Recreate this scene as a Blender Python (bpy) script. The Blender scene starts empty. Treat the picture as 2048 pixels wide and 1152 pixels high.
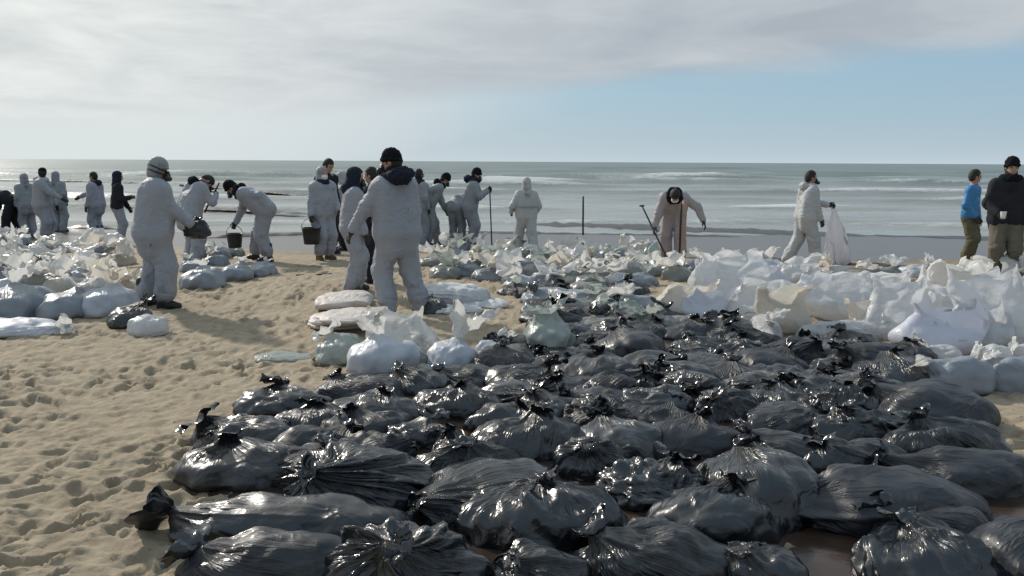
import bpy, math, random
import numpy as np
from mathutils import Vector, Matrix

SC = bpy.context.scene
COL = SC.collection
R = math.radians

# ------------------------------------------------------------------ camera
F_PX, CX, CY = 1607.0, 1024.0, 576.0
CAM_H = 1.65
PITCH, ROLL = R(8.95), R(0.31)
cam_d = bpy.data.cameras.new('camera')
cam = bpy.data.objects.new('camera', cam_d)
COL.objects.link(cam)
cam.location = (0, 0, CAM_H)
CAM_R = Matrix.Rotation(R(90) - PITCH, 3, 'X') @ Matrix.Rotation(ROLL, 3, 'Z')
cam.rotation_euler = CAM_R.to_euler()
cam_d.sensor_width = 36.0
cam_d.lens = 36.0 * F_PX / 2048.0
cam_d.clip_start = 0.05
cam_d.clip_end = 20000
SC.camera = cam

# ------------------------------------------------------------------ light
SUN_AZ = R(-43)          # clockwise from +Y (the way we look) towards +X
SUN_EL = R(31)
SUN_DIR = Vector((math.sin(SUN_AZ) * math.cos(SUN_EL), math.cos(SUN_AZ) * math.cos(SUN_EL), math.sin(SUN_EL)))
sun_d = bpy.data.lights.new('sun', 'SUN')
sun_d.energy = 3.3
sun_d.angle = R(2.5)
sun_d.color = (1.0, 0.93, 0.83)
sun = bpy.data.objects.new('sun', sun_d)
sun.rotation_euler = SUN_DIR.to_track_quat('Z', 'Y').to_euler()
sun.location = (0, 0, 30)
COL.objects.link(sun)

SC.view_settings.view_transform = 'Standard'
SC.view_settings.look = 'None'
SC.view_settings.exposure = 0.0
SC.view_settings.gamma = 1.0
SC.view_settings.use_curve_mapping = False
SC.render.engine = 'CYCLES'
SC.cycles.max_bounces = 6
SC.cycles.transparent_max_bounces = 8
SC.cycles.caustics_reflective = False
SC.cycles.caustics_refractive = False
SC.cycles.use_denoising = True


class NT:
    """small helper to write node trees as expressions"""
    def __init__(s, tree):
        s.t = tree
        s.n = tree.nodes
        s.l = tree.links

    def node(s, kind, **kw):
        nd = s.n.new(kind)
        for k, v in kw.items():
            setattr(nd, k, v)
        return nd

    def put(s, sock, v):
        if isinstance(v, bpy.types.NodeSocket):
            s.l.new(v, sock)
        else:
            sock.default_value = v

    def m(s, op, a, b=0.0, c=0.0, clamp=False):
        nd = s.node('ShaderNodeMath', operation=op, use_clamp=clamp)
        s.put(nd.inputs[0], a); s.put(nd.inputs[1], b); s.put(nd.inputs[2], c)
        return nd.outputs[0]

    def ramp(s, v, lo, hi, a=0.0, b=1.0):
        nd = s.node('ShaderNodeMapRange', interpolation_type='SMOOTHSTEP')
        s.put(nd.inputs[0], v)
        for i, q in enumerate((lo, hi, a, b)):
            nd.inputs[1 + i].default_value = q
        return nd.outputs[0]

    def mix(s, f, a, b):
        nd = s.node('ShaderNodeMix', data_type='RGBA')
        s.put(nd.inputs[0], f)
        for sock, v in ((nd.inputs[6], a), (nd.inputs[7], b)):
            if isinstance(v, (tuple, list)) and len(v) == 3:
                v = (*v, 1)
            s.put(sock, v)
        return nd.outputs[2]

    def noise(s, vec, scale, detail=3.0, rough=0.55, dist=0.0, out=0):
        nd = s.node('ShaderNodeTexNoise')
        if vec is not None:
            s.l.new(vec, nd.inputs['Vector'])
        nd.inputs['Scale'].default_value = scale
        nd.inputs['Detail'].default_value = detail
        nd.inputs['Roughness'].default_value = rough
        nd.inputs['Distortion'].default_value = dist
        return nd.outputs[out]

    def vscale(s, vec, sc, rot=(0, 0, 0)):
        nd = s.node('ShaderNodeMapping')
        s.l.new(vec, nd.inputs[0])
        nd.inputs['Rotation'].default_value = rot
        nd.inputs['Scale'].default_value = sc
        return nd.outputs[0]


# ------------------------------------------------------------------ sky
world = bpy.data.worlds.new('World')
SC.world = world
world.use_nodes = True
w = NT(world.node_tree)
w.n.clear()
sky = w.node('ShaderNodeTexSky', sky_type='NISHITA')
sky.sun_disc = False
sky.sun_elevation = SUN_EL
sky.sun_rotation = SUN_AZ
sky.air_density = 1.0
sky.dust_density = 1.2
sky.ozone_density = 1.2
tc = w.node('ShaderNodeTexCoord')
sep = w.node('ShaderNodeSeparateXYZ')
w.l.new(tc.outputs['Generated'], sep.inputs[0])
dx, dy, dz = sep.outputs
zz = w.m('MAXIMUM', dz, 0.015)
n1 = w.noise(w.vscale(tc.outputs['Generated'], (2.6, 2.6, 10.0), (0, R(9), 0)), 1.0, 5.0, 0.52, 0.5)
n2 = w.noise(w.vscale(tc.outputs['Generated'], (6.0, 6.0, 26.0), (0, R(7), 0)), 1.0, 4.0, 0.55, 0.4)
# the lower rim of the cloud sheet climbs slowly to the right
s_ = w.m('SUBTRACT', dz, w.m('MULTIPLY_ADD', dx, 0.078, 0.082))
s_ = w.m('ADD', s_, w.m('MULTIPLY', w.m('SUBTRACT', n1, 0.5), 0.050))
s_ = w.m('ADD', s_, w.m('MULTIPLY', w.m('SUBTRACT', n2, 0.5), 0.030))
cover = w.ramp(s_, -0.018, 0.022)
# unseen gaps in the sheet overhead, added to make the ambient light bluer
gap = w.m('MULTIPLY', w.ramp(dz, 0.30, 0.75), 0.60)
cover = w.m('MULTIPLY', cover, w.m('SUBTRACT', 1.0, gap))
# thin cloud scatters the sun forward: brighter the nearer to it
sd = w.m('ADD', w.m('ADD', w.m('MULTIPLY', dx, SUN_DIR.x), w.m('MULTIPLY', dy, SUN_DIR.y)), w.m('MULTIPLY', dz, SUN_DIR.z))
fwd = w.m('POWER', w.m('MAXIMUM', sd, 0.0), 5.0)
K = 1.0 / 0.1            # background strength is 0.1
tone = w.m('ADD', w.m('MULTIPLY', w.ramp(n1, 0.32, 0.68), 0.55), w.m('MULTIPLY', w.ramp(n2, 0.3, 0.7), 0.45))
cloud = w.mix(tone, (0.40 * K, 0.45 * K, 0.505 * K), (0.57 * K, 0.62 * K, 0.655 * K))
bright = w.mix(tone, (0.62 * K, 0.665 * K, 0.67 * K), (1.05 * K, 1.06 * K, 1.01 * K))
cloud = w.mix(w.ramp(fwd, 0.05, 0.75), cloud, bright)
cloud = w.mix(w.ramp(sd, -0.7, 0.25), w.mix(0.45, cloud, (0.16 * K, 0.19 * K, 0.235 * K)), cloud)  # unseen cloud away from the sun, darkened to dim the camera-facing sides
blue = w.mix(0.75, sky.outputs[0], (0.31 * K, 0.50 * K, 0.655 * K))
milky = w.mix(w.ramp(fwd, 0.02, 0.42), (0.55 * K, 0.64 * K, 0.70 * K), (0.72 * K, 0.77 * K, 0.77 * K))
low = w.m('POWER', 2.718, w.m('MULTIPLY', w.m('MAXIMUM', dz, 0.0), -27.0))
clear = w.mix(w.m('MAXIMUM', w.m('MULTIPLY', low, 0.92), w.ramp(fwd, 0.03, 0.24)), blue, milky)
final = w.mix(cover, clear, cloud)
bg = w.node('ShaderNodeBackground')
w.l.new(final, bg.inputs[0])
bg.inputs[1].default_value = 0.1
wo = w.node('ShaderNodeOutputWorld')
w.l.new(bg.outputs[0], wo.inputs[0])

# ------------------------------------------------------------------ numpy helpers
_r = np.random.default_rng(7)
PERM = np.concatenate([_r.permutation(256)] * 2)
GRAD = _r.normal(size=(256, 3)); GRAD /= np.linalg.norm(GRAD, axis=1)[:, None]


def perlin(P, seed=0):
    P = np.asarray(P, float) + np.array([seed * 17.13, seed * 5.71, seed * 9.37])
    I = np.floor(P).astype(int); f = P - I
    I &= 255
    u = f * f * f * (f * (f * 6 - 15) + 10)
    out = np.zeros(len(P))
    for a in (0, 1):
        wx = u[:, 0] if a else 1 - u[:, 0]
        pa = PERM[(I[:, 0] + a) & 255]
        for b in (0, 1):
            wy = u[:, 1] if b else 1 - u[:, 1]
            pb = PERM[(pa + I[:, 1] + b) & 255]
            for c in (0, 1):
                wz = u[:, 2] if c else 1 - u[:, 2]
                g = GRAD[PERM[(pb + I[:, 2] + c) & 255]]
                d = (f - np.array([a, b, c])) * g
                out += wx * wy * wz * d.sum(1)
    return out * 1.5


def fbm(P, o=3, seed=0):
    a, s, t = 1.0, 0.0, 0.0
    for i in range(o):
        s = s + a * perlin(P * 2.03 ** i, seed + i); t += a; a *= 0.5
    return s / t


def crumple(P, seed, f0=6.0, n=6, warp=1.0):
    """sharp creases in many directions, as in scrunched plastic"""
    rg = np.random.default_rng(seed + 991)
    out = np.zeros(len(P)); a, f, tot = 1.0, f0, 0
    for i in range(n):
        d = rg.normal(size=3); d /= np.linalg.norm(d)
        x = P @ d * f + warp * perlin(P * f * 0.55, seed + i * 3) + rg.random()
        out += a * (np.abs(2 * (x - np.floor(x)) - 1) - 0.5); tot += a
        a *= 0.78; f *= 1.33
    return out / tot * 2


def mk(name, V, Fs, mat=None, parent=None, loc=None, rotz=0.0, smooth=True):
    V = np.ascontiguousarray(V, np.float32)
    me = bpy.data.meshes.new(name)
    if isinstance(Fs, np.ndarray):
        Fs = [Fs]
    Fs = [np.asarray(f, np.int32) for f in Fs if len(f)]
    nl = sum(f.size for f in Fs); npo = sum(len(f) for f in Fs)
    me.vertices.add(len(V)); me.vertices.foreach_set('co', V.ravel())
    me.loops.add(nl); me.loops.foreach_set('vertex_index', np.concatenate([f.ravel() for f in Fs]))
    me.polygons.add(npo)
    tot = np.concatenate([np.full(len(f), f.shape[1]) for f in Fs])
    st = np.concatenate([[0], np.cumsum(tot)[:-1]]).astype(np.int32)
    me.polygons.foreach_set('loop_start', st)
    me.polygons.foreach_set('use_smooth', np.full(npo, smooth))
    me.update(calc_edges=True)
    me.validate()
    if mat:
        me.materials.append(mat)
    return link(name, me, parent, loc, rotz)


def link(name, me, parent=None, loc=None, rotz=0.0):
    o = bpy.data.objects.new(name, me)
    COL.objects.link(o)
    if parent is not None:
        o.parent = parent
    if loc is not None:
        o.location = loc
    o.rotation_euler.z = rotz
    return o


def tag(o, label, cat, group=None):
    o['label'] = label; o['category'] = cat
    if group:
        o['group'] = group
    return o


def ring_faces(nr, nu, wrap=True):
    i = np.arange(nr - 1)[:, None] * nu
    j = np.arange(nu if wrap else nu - 1)[None, :]
    k = (j + 1) % nu
    return np.stack([i + j, i + k, i + nu + k, i + nu + j], -1).reshape(-1, 4)


def grid_faces(nr, nc):
    return ring_faces(nr, nc, False)


def basis(t):
    t = np.asarray(t, float); t = t / np.linalg.norm(t)
    h = np.array([0, 0, 1.0]) if abs(t[2]) < 0.9 else np.array([1.0, 0, 0])
    a = np.cross(h, t); a /= np.linalg.norm(a)
    return t, a, np.cross(t, a)


def sstep(x, a, b):
    t = np.clip((x - a) / (b - a), 0, 1)
    return t * t * (3 - 2 * t)


# ------------------------------------------------------------------ ground shape and pixel rays (planning aid: where things stand)
SEA_Z = -0.52


def ground(x, y):
    """beach height: level by the heap, falling gently to the sea"""
    x = np.asarray(x, float); y = np.asarray(y, float)
    z = -0.033 * np.clip(y - 8.5, 0, 22) - 0.06 * np.clip(y - 30.5, 0, 40)
    q = np.stack([np.ravel(x) * 0.35, np.ravel(y) * 0.35, np.zeros(x.size)], 1)
    z = z + 0.045 * perlin(q, 3).reshape(x.shape) * (1 - sstep(y, 14, 22))
    return z


def ray(px, py):
    v = CAM_R @ Vector(((px - CX) / F_PX, -(py - CY) / F_PX, -1.0))
    return v


def gp(px, py, dz=0.0):
    """point of the beach (raised by dz) seen at a pixel of the 2048 wide photograph, and metres per pixel there"""
    v = ray(px, py)
    z = dz
    for _ in range(30):
        t = (z - CAM_H) / v.z
        z = 0.5 * z + 0.5 * (float(ground(np.array([v.x * t]), np.array([v.y * t]))[0]) + dz)
    t = (z - CAM_H) / v.z
    return Vector((v.x * t, v.y * t, z)), t / F_PX


def gz(x, y):
    return float(ground(np.array([x]), np.array([y]))[0])


# ------------------------------------------------------------------ materials
def material(name):
    m = bpy.data.materials.new(name)
    m.use_nodes = True
    t = NT(m.node_tree)
    p = t.n['Principled BSDF']
    return m, t, p


def col4(c):
    return (*c, 1.0)


def bumped(t, p, h, strength, dist):
    b = t.node('ShaderNodeBump')
    b.inputs['Strength'].default_value = strength
    b.inputs['Distance'].default_value = dist
    t.l.new(h, b.inputs['Height'])
    t.l.new(b.outputs[0], p.inputs['Normal'])
    return b


def obj_coord(t):
    return t.node('ShaderNodeTexCoord').outputs['Object']


def mat_plain(name, c, rough=0.6, nscale=20, var=0.25, bump=0.2, metallic=0.0, spec=0.5):
    m, t, p = material(name)
    co = obj_coord(t)
    n = t.noise(co, nscale, 4)
    p.inputs['Base Color'].default_value = col4(c)
    t.l.new(t.mix(n, tuple(v * (1 - var) for v in c), tuple(min(1, v * (1 + var)) for v in c)), p.inputs['Base Color'])
    p.inputs['Roughness'].default_value = rough
    p.inputs['Metallic'].default_value = metallic
    p.inputs['Specular IOR Level'].default_value = spec
    if bump:
        bumped(t, p, t.noise(co, nscale * 3, 3), bump, 0.01)
    return m


def mat_black_plastic(name, base, r0, r1, dust, coat=0.5):
    m, t, p = material(name)
    co = obj_coord(t)
    n = t.noise(co, 3.0, 4, 0.6)
    fo, fade = fold_relief(t)
    fine = t.noise(co, 9.0, 3, 0.55, 0.8)
    cr = t.noise(t.vscale(co, (1, 1.7, 1), (0, 0, R(25))), 6.5, 2, 0.5, 0.5)
    cr = t.m('SUBTRACT', 1.0, t.m('MULTIPLY', t.m('ABSOLUTE', t.m('SUBTRACT', cr, 0.5)), 6.0), clamp=True)
    patch = t.ramp(t.noise(co, 2.3, 2), 0.42, 0.62)
    h = t.m('ADD', t.m('MULTIPLY', fine, 0.22), t.m('MULTIPLY', fo, fade))
    h = t.m('ADD', h, t.m('MULTIPLY', t.m('MULTIPLY', cr, patch), 0.42))
    bumped(t, p, h, 0.75, 0.035)
    d = t.m('MULTIPLY', t.ramp(t.noise(co, 5.5, 6, 0.7), 0.55, 0.78), dust)
    t.l.new(t.mix(d, base, (0.14, 0.12, 0.095)), p.inputs['Base Color'])
    rg = t.ramp(n, 0.3, 0.7, r0, r1)
    t.l.new(t.m('ADD', rg, t.m('MULTIPLY', d, 0.4)), p.inputs['Roughness'])
    p.inputs['Specular IOR Level'].default_value = 0.66
    p.inputs['Coat Weight'].default_value = coat
    p.inputs['Coat Roughness'].default_value = 0.14
    return m


def fold_relief(t):
    """fine creases running away from the tie (the fold attribute of a bag holds its angle and distance from the tie)"""
    at = t.node('ShaderNodeAttribute'); at.attribute_name = 'fold'
    af = t.node('ShaderNodeAttribute'); af.attribute_name = 'fade'
    n = t.noise(at.outputs['Vector'], 1.0, 3, 0.6, 0.4)
    return t.m('SUBTRACT', 1.0, t.m('MULTIPLY', t.m('ABSOLUTE', t.m('SUBTRACT', n, 0.5)), 5.0), clamp=True), af.outputs['Fac']


def mat_white_plastic(name, c, trans, rough, dirt, bscale=9.0, bstr=0.25):
    """thin polythene: part of the light goes through it"""
    m, t, p = material(name)
    co = obj_coord(t)
    n = t.noise(co, 4.0, 5, 0.65)
    d = t.m('MULTIPLY', t.ramp(n, 0.48, 0.72), dirt)
    cc = t.mix(d, c, (0.20, 0.17, 0.13))
    t.l.new(cc, p.inputs['Base Color'])
    p.inputs['Roughness'].default_value = rough
    fo, fade = fold_relief(t)
    b = bumped(t, p, t.m('ADD', t.noise(co, bscale, 4, 0.6, 1.0), t.m('MULTIPLY', fo, fade)), bstr, 0.04)
    tr = t.node('ShaderNodeBsdfTranslucent')
    t.l.new(cc, tr.inputs[0])
    t.l.new(b.outputs[0], tr.inputs['Normal'])
    mx = t.node('ShaderNodeMixShader')
    mx.inputs[0].default_value = trans
    t.l.new(p.outputs[0], mx.inputs[1]); t.l.new(tr.outputs[0], mx.inputs[2])
    t.l.new(mx.outputs[0], t.n['Material Output'].inputs[0])
    return m


M_BLK = [mat_black_plastic('black_plastic_glossy', (0.004, 0.007, 0.012), 0.30, 0.46, 0.28),
         mat_black_plastic('black_plastic_dusty', (0.009, 0.012, 0.019), 0.42, 0.58, 0.40, 0.15),
         mat_black_plastic('black_plastic_clean', (0.003, 0.006, 0.011), 0.24, 0.38, 0.12)]
M_TOPB = mat_black_plastic('black_plastic_top', (0.012, 0.014, 0.018), 0.14, 0.30, 0.15)
M_WHT = mat_white_plastic('white_plastic', (0.75, 0.765, 0.785), 0.42, 0.38, 0.30, 6.0, 0.45)
M_CRM = mat_white_plastic('cream_plastic', (0.72, 0.68, 0.61), 0.40, 0.38, 0.2, 6.0, 0.45)
M_TOPW = mat_white_plastic('white_plastic_top', (0.80, 0.79, 0.77), 0.42, 0.35, 0.12)
M_LIMP = mat_white_plastic('thin_limp_plastic', (0.72, 0.72, 0.76), 0.55, 0.4, 0.12, 7.0, 0.4)
M_TORN = mat_white_plastic('smeared_white_plastic', (0.76, 0.75, 0.72), 0.36, 0.38, 0.85, 7.0, 0.4)
M_GRN = mat_white_plastic('clear_greenish_plastic', (0.50, 0.55, 0.52), 0.40, 0.30, 0.35)
M_FILL = mat_white_plastic('filled_white_bag', (0.50, 0.53, 0.58), 0.06, 0.42, 0.25, 7.0, 0.3)
M_FILLG = mat_white_plastic('filled_grey_bag', (0.25, 0.28, 0.32), 0.04, 0.36, 0.35, 7.0, 0.3)
M_FILLM = mat_white_plastic('filled_murky_bag', (0.22, 0.225, 0.21), 0.04, 0.30, 0.6, 9.0, 0.35)
M_BLUEW = mat_white_plastic('bluish_white_plastic', (0.66, 0.68, 0.75), 0.22, 0.42, 0.08, 5.0, 0.15)
M_SHEET = mat_white_plastic('white_sheet', (0.68, 0.69, 0.70), 0.15, 0.55, 0.15)
M_SACK = mat_white_plastic('folded_sack', (0.66, 0.60, 0.56), 0.10, 0.6, 0.15)


def mat_printed():
    m = mat_white_plastic('printed_lavender_plastic', (0.64, 0.655, 0.74), 0.2, 0.42, 0.08, 5.0, 0.3)
    t = NT(m.node_tree)
    p = t.n['Principled BSDF']
    old = p.inputs['Base Color'].links[0].from_socket
    sp = t.node('ShaderNodeSeparateXYZ'); t.l.new(obj_coord(t), sp.inputs[0])
    x, z = sp.outputs[0], sp.outputs[2]
    def band(v, a, b):
        return t.m('MULTIPLY', t.m('GREATER_THAN', v, a), t.m('LESS_THAN', v, b))
    mask = t.m('MULTIPLY', band(z, .125, .143), band(x, .02, .11))
    for x0 in (-.13, -.02):
        leg = t.m('ABSOLUTE', t.m('SUBTRACT', t.m('ABSOLUTE', t.m('SUBTRACT', x, x0)), t.m('MULTIPLY', t.m('SUBTRACT', .285, z), .5)))
        mask = t.m('MAXIMUM', mask, t.m('MULTIPLY', t.m('LESS_THAN', leg, .007), band(z, .245, .285)))
    t.l.new(t.mix(t.m('MULTIPLY', mask, .30), old, (0.09, 0.09, 0.12)), p.inputs['Base Color'])
    return m


def mat_suit(name, c):
    m, t, p = material(name)
    co = obj_coord(t)
    sp = t.node('ShaderNodeSeparateXYZ'); t.l.new(co, sp.inputs[0])
    grime = t.m('MULTIPLY', t.ramp(t.noise(co, 6.0, 5, 0.65), 0.50, 0.70), t.ramp(sp.outputs[2], 0.15, 0.8, 0.65, 0.07))
    cc = t.mix(grime, c, (0.13, 0.115, 0.095))
    spot = t.ramp(t.noise(t.vscale(co, (1, 1, .6)), 9.0, 3, 0.6), 0.72, 0.75)
    cc = t.mix(t.m('MULTIPLY', spot, 0.7), cc, (0.05, 0.045, 0.04))
    t.l.new(cc, p.inputs['Base Color'])
    p.inputs['Roughness'].default_value = 0.6
    cr = t.noise(t.vscale(co, (1, 1, 1.5)), 6.5, 3, 0.55, 1.2)
    cr = t.m('SUBTRACT', 1.0, t.m('MULTIPLY', t.m('ABSOLUTE', t.m('SUBTRACT', cr, 0.5)), 5.0), clamp=True)
    b = bumped(t, p, t.m('ADD', cr, t.noise(co, 4.0, 3)), 0.30, 0.03)
    tr = t.node('ShaderNodeBsdfTranslucent')
    t.l.new(cc, tr.inputs[0]); t.l.new(b.outputs[0], tr.inputs['Normal'])
    mx = t.node('ShaderNodeMixShader'); mx.inputs[0].default_value = 0.14
    t.l.new(p.outputs[0], mx.inputs[1]); t.l.new(tr.outputs[0], mx.inputs[2])
    t.l.new(mx.outputs[0], t.n['Material Output'].inputs[0])
    return m


M_PRINT = mat_printed()
M_SUIT = mat_suit('white_coverall', (0.37, 0.39, 0.44))
M_SUITG = mat_suit('grey_white_coverall', (0.33, 0.36, 0.385))
M_SUITP = mat_suit('pinkish_coverall', (0.43, 0.385, 0.385))
M_SUITB = mat_suit('bright_coverall', (0.50, 0.52, 0.535))
M_SKIN = mat_plain('skin', (0.40, 0.24, 0.17), 0.55, 30, 0.1, 0.05)
M_DARK = mat_plain('dark_cloth', (0.022, 0.024, 0.030), 0.85, 25, 0.3, 0.3, spec=0.2)
M_NAVY = mat_plain('navy_cloth', (0.020, 0.024, 0.040), 0.9, 40, 0.4, 0.5, spec=0.2)
M_HAIR = mat_plain('hair', (0.018, 0.015, 0.013), 0.7, 60, 0.4, 0.5)
M_RUB = mat_plain('black_rubber', (0.016, 0.016, 0.018), 0.45, 20, 0.3, 0.15)
M_BOOT = mat_plain('dark_boot', (0.030, 0.030, 0.030), 0.6, 20, 0.3, 0.2)
M_MUD = mat_plain('brown_boot', (0.11, 0.075, 0.045), 0.7, 20, 0.3, 0.2)
M_BLUE = mat_plain('blue_jacket', (0.030, 0.19, 0.42), 0.6, 15, 0.2, 0.25)
M_OLIVE = mat_plain('olive_trousers', (0.095, 0.085, 0.045), 0.8, 9, 0.6, 0.3)
M_KHAKI = mat_plain('khaki_trousers', (0.13, 0.115, 0.085), 0.8, 12, 0.3, 0.3)
M_CAP = mat_plain('knit_cap', (0.012, 0.013, 0.016), 0.95, 60, 0.4, 0.6, spec=0.1)
M_MASK = mat_plain('white_mask', (0.75, 0.75, 0.75), 0.6, 20, 0.05, 0.1)
M_WOOD = mat_plain('pale_wood', (0.34, 0.24, 0.20), 0.75, 14, 0.3, 0.3)
M_WOODD = mat_plain('dark_wood', (0.035, 0.030, 0.028), 0.7, 14, 0.3, 0.3)
M_STEEL = mat_plain('dirty_steel', (0.12, 0.12, 0.125), 0.45, 14, 0.4, 0.2, 0.7)
M_EYE = mat_plain('eye', (0.02, 0.015, 0.012), 0.2, 20, 0.1, 0)
M_GLASS = mat_plain('goggle_lens', (0.04, 0.05, 0.06), 0.1, 20, 0.1, 0)
M_TAR = mat_plain('oil_and_weed', (0.035, 0.034, 0.036), 0.40, 5, 0.5, 0.6)
M_DRIFT = mat_plain('driftwood', (0.09, 0.065, 0.05), 0.85, 9, 0.4, 0.5)


def mat_sand():
    m, t, p = material('sand')
    geo = t.node('ShaderNodeNewGeometry')
    pos = geo.outputs['Position']
    sp = t.node('ShaderNodeSeparateXYZ'); t.l.new(pos, sp.inputs[0])
    big = t.noise(pos, 0.7, 4, 0.6)
    mid = t.noise(pos, 9.0, 5, 0.65)
    gr = t.noise(pos, 260.0, 3, 0.7)
    c = t.mix(t.ramp(mid, 0.3, 0.7), (0.32, 0.258, 0.178), (0.445, 0.368, 0.265))
    c = t.mix(t.m('MULTIPLY', t.ramp(big, 0.40, 0.70), 0.45), c, (0.29, 0.23, 0.155))
    c = t.mix(t.m('MULTIPLY', t.ramp(gr, 0.35, 0.75), 0.35), c, (0.20, 0.15, 0.095))
    spk = t.m('MULTIPLY', t.ramp(t.noise(pos, 16.0, 2, 0.5), 0.70, 0.74), t.ramp(t.noise(pos, 1.3, 2), 0.45, 0.6))
    c = t.mix(t.m('MULTIPLY', spk, 0.75), c, (0.06, 0.05, 0.042))
    # wet by the sea: darker and smooth; the limit wanders and lies farther out at the left
    lim = t.m('SUBTRACT', sp.outputs[1], t.m('MULTIPLY', sp.outputs[0], -0.16))
    lim = t.m('ADD', lim, t.m('MULTIPLY', t.m('SUBTRACT', t.noise(t.vscale(pos, (0.25, 0.8, 1)), 1.0, 4), 0.5), 3.5))
    wet = t.ramp(lim, 15.6, 17.6)
    c = t.mix(wet, c, (0.085, 0.074, 0.070))
    stain = t.m('MULTIPLY', t.ramp(t.noise(t.vscale(pos, (0.6, 1.6, 1)), 1.1, 5, 0.7), 0.58, 0.70), t.ramp(lim, 8.5, 13.0))
    c = t.mix(stain, c, (0.045, 0.038, 0.034))
    t.l.new(c, p.inputs['Base Color'])
    t.l.new(t.ramp(wet, 0.2, 1.0, 0.9, 0.30), p.inputs['Roughness'])
    p.inputs['Specular IOR Level'].default_value = 0.45
    h = t.m('ADD', t.m('MULTIPLY', t.noise(pos, 45.0, 5, 0.7), 0.6), t.m('MULTIPLY', gr, 0.15))
    b = bumped(t, p, h, 0.7, 0.02)
    t.l.new(t.ramp(wet, 0.0, 1.0, 0.75, 0.10), b.inputs['Strength'])
    return m


def mat_sludge():
    m, t, p = material('oily_sludge')
    geo = t.node('ShaderNodeNewGeometry')
    n = t.noise(geo.outputs['Position'], 1.6, 5, 0.6)
    t.l.new(t.mix(t.ramp(n, 0.35, 0.65), (0.020, 0.013, 0.010), (0.062, 0.040, 0.029)), p.inputs['Base Color'])
    t.l.new(t.ramp(n, 0.3, 0.7, 0.06, 0.22), p.inputs['Roughness'])
    bumped(t, p, t.noise(geo.outputs['Position'], 9, 4), 0.15, 0.02)
    return m


def mat_sea():
    m, t, p = material('sea_water')
    geo = t.node('ShaderNodeNewGeometry')
    pos = geo.outputs['Position']
    sp = t.node('ShaderNodeSeparateXYZ'); t.l.new(pos, sp.inputs[0])
    at = t.node('ShaderNodeAttribute'); at.attribute_name = 'foam'
    far = t.ramp(sp.outputs[1], 28.0, 130.0)
    n = t.noise(t.vscale(pos, (0.02, 0.09, 1)), 1.0, 4, 0.6)
    deep = t.mix(t.ramp(n, 0.35, 0.65), (0.080, 0.132, 0.130), (0.15, 0.200, 0.195))
    shallow = t.mix(t.ramp(n, 0.35, 0.65), (0.21, 0.225, 0.215), (0.35, 0.36, 0.345))
    c = t.mix(far, shallow, deep)
    lace = t.noise(t.vscale(pos, (1.0, 2.2, 1)), 1.3, 6, 0.72, 0.5)
    fm = t.m('MULTIPLY', t.ramp(t.m('ADD', at.outputs['Fac'], t.m('MULTIPLY', t.m('SUBTRACT', lace, 0.5), 0.9)), 0.26, 0.78), 0.80)
    t.l.new(t.mix(fm, c, (0.72, 0.74, 0.74)), p.inputs['Base Color'])
    t.l.new(t.m('ADD', t.m('MULTIPLY', fm, 0.45), t.ramp(sp.outputs[1], 25.0, 200.0, 0.16, 0.34)), p.inputs['Roughness'])
    p.inputs['IOR'].default_value = 1.33
    h1 = t.noise(t.vscale(pos, (0.25, 1.3, 1)), 1.0, 5, 0.6)
    h2 = t.noise(t.vscale(pos, (1.5, 4.0, 1)), 1.2, 4, 0.6)
    b = bumped(t, p, t.m('ADD', h1, t.m('MULTIPLY', h2, 0.3)), 0.42, 0.25)
    return m


M_SAND, M_SLUDGE, M_SEA = mat_sand(), mat_sludge(), mat_sea()


# ------------------------------------------------------------------ beach
def axis_vals(parts):
    out = [np.asarray(p, float) for p in parts]
    return np.unique(np.round(np.concatenate(out), 5))


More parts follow.
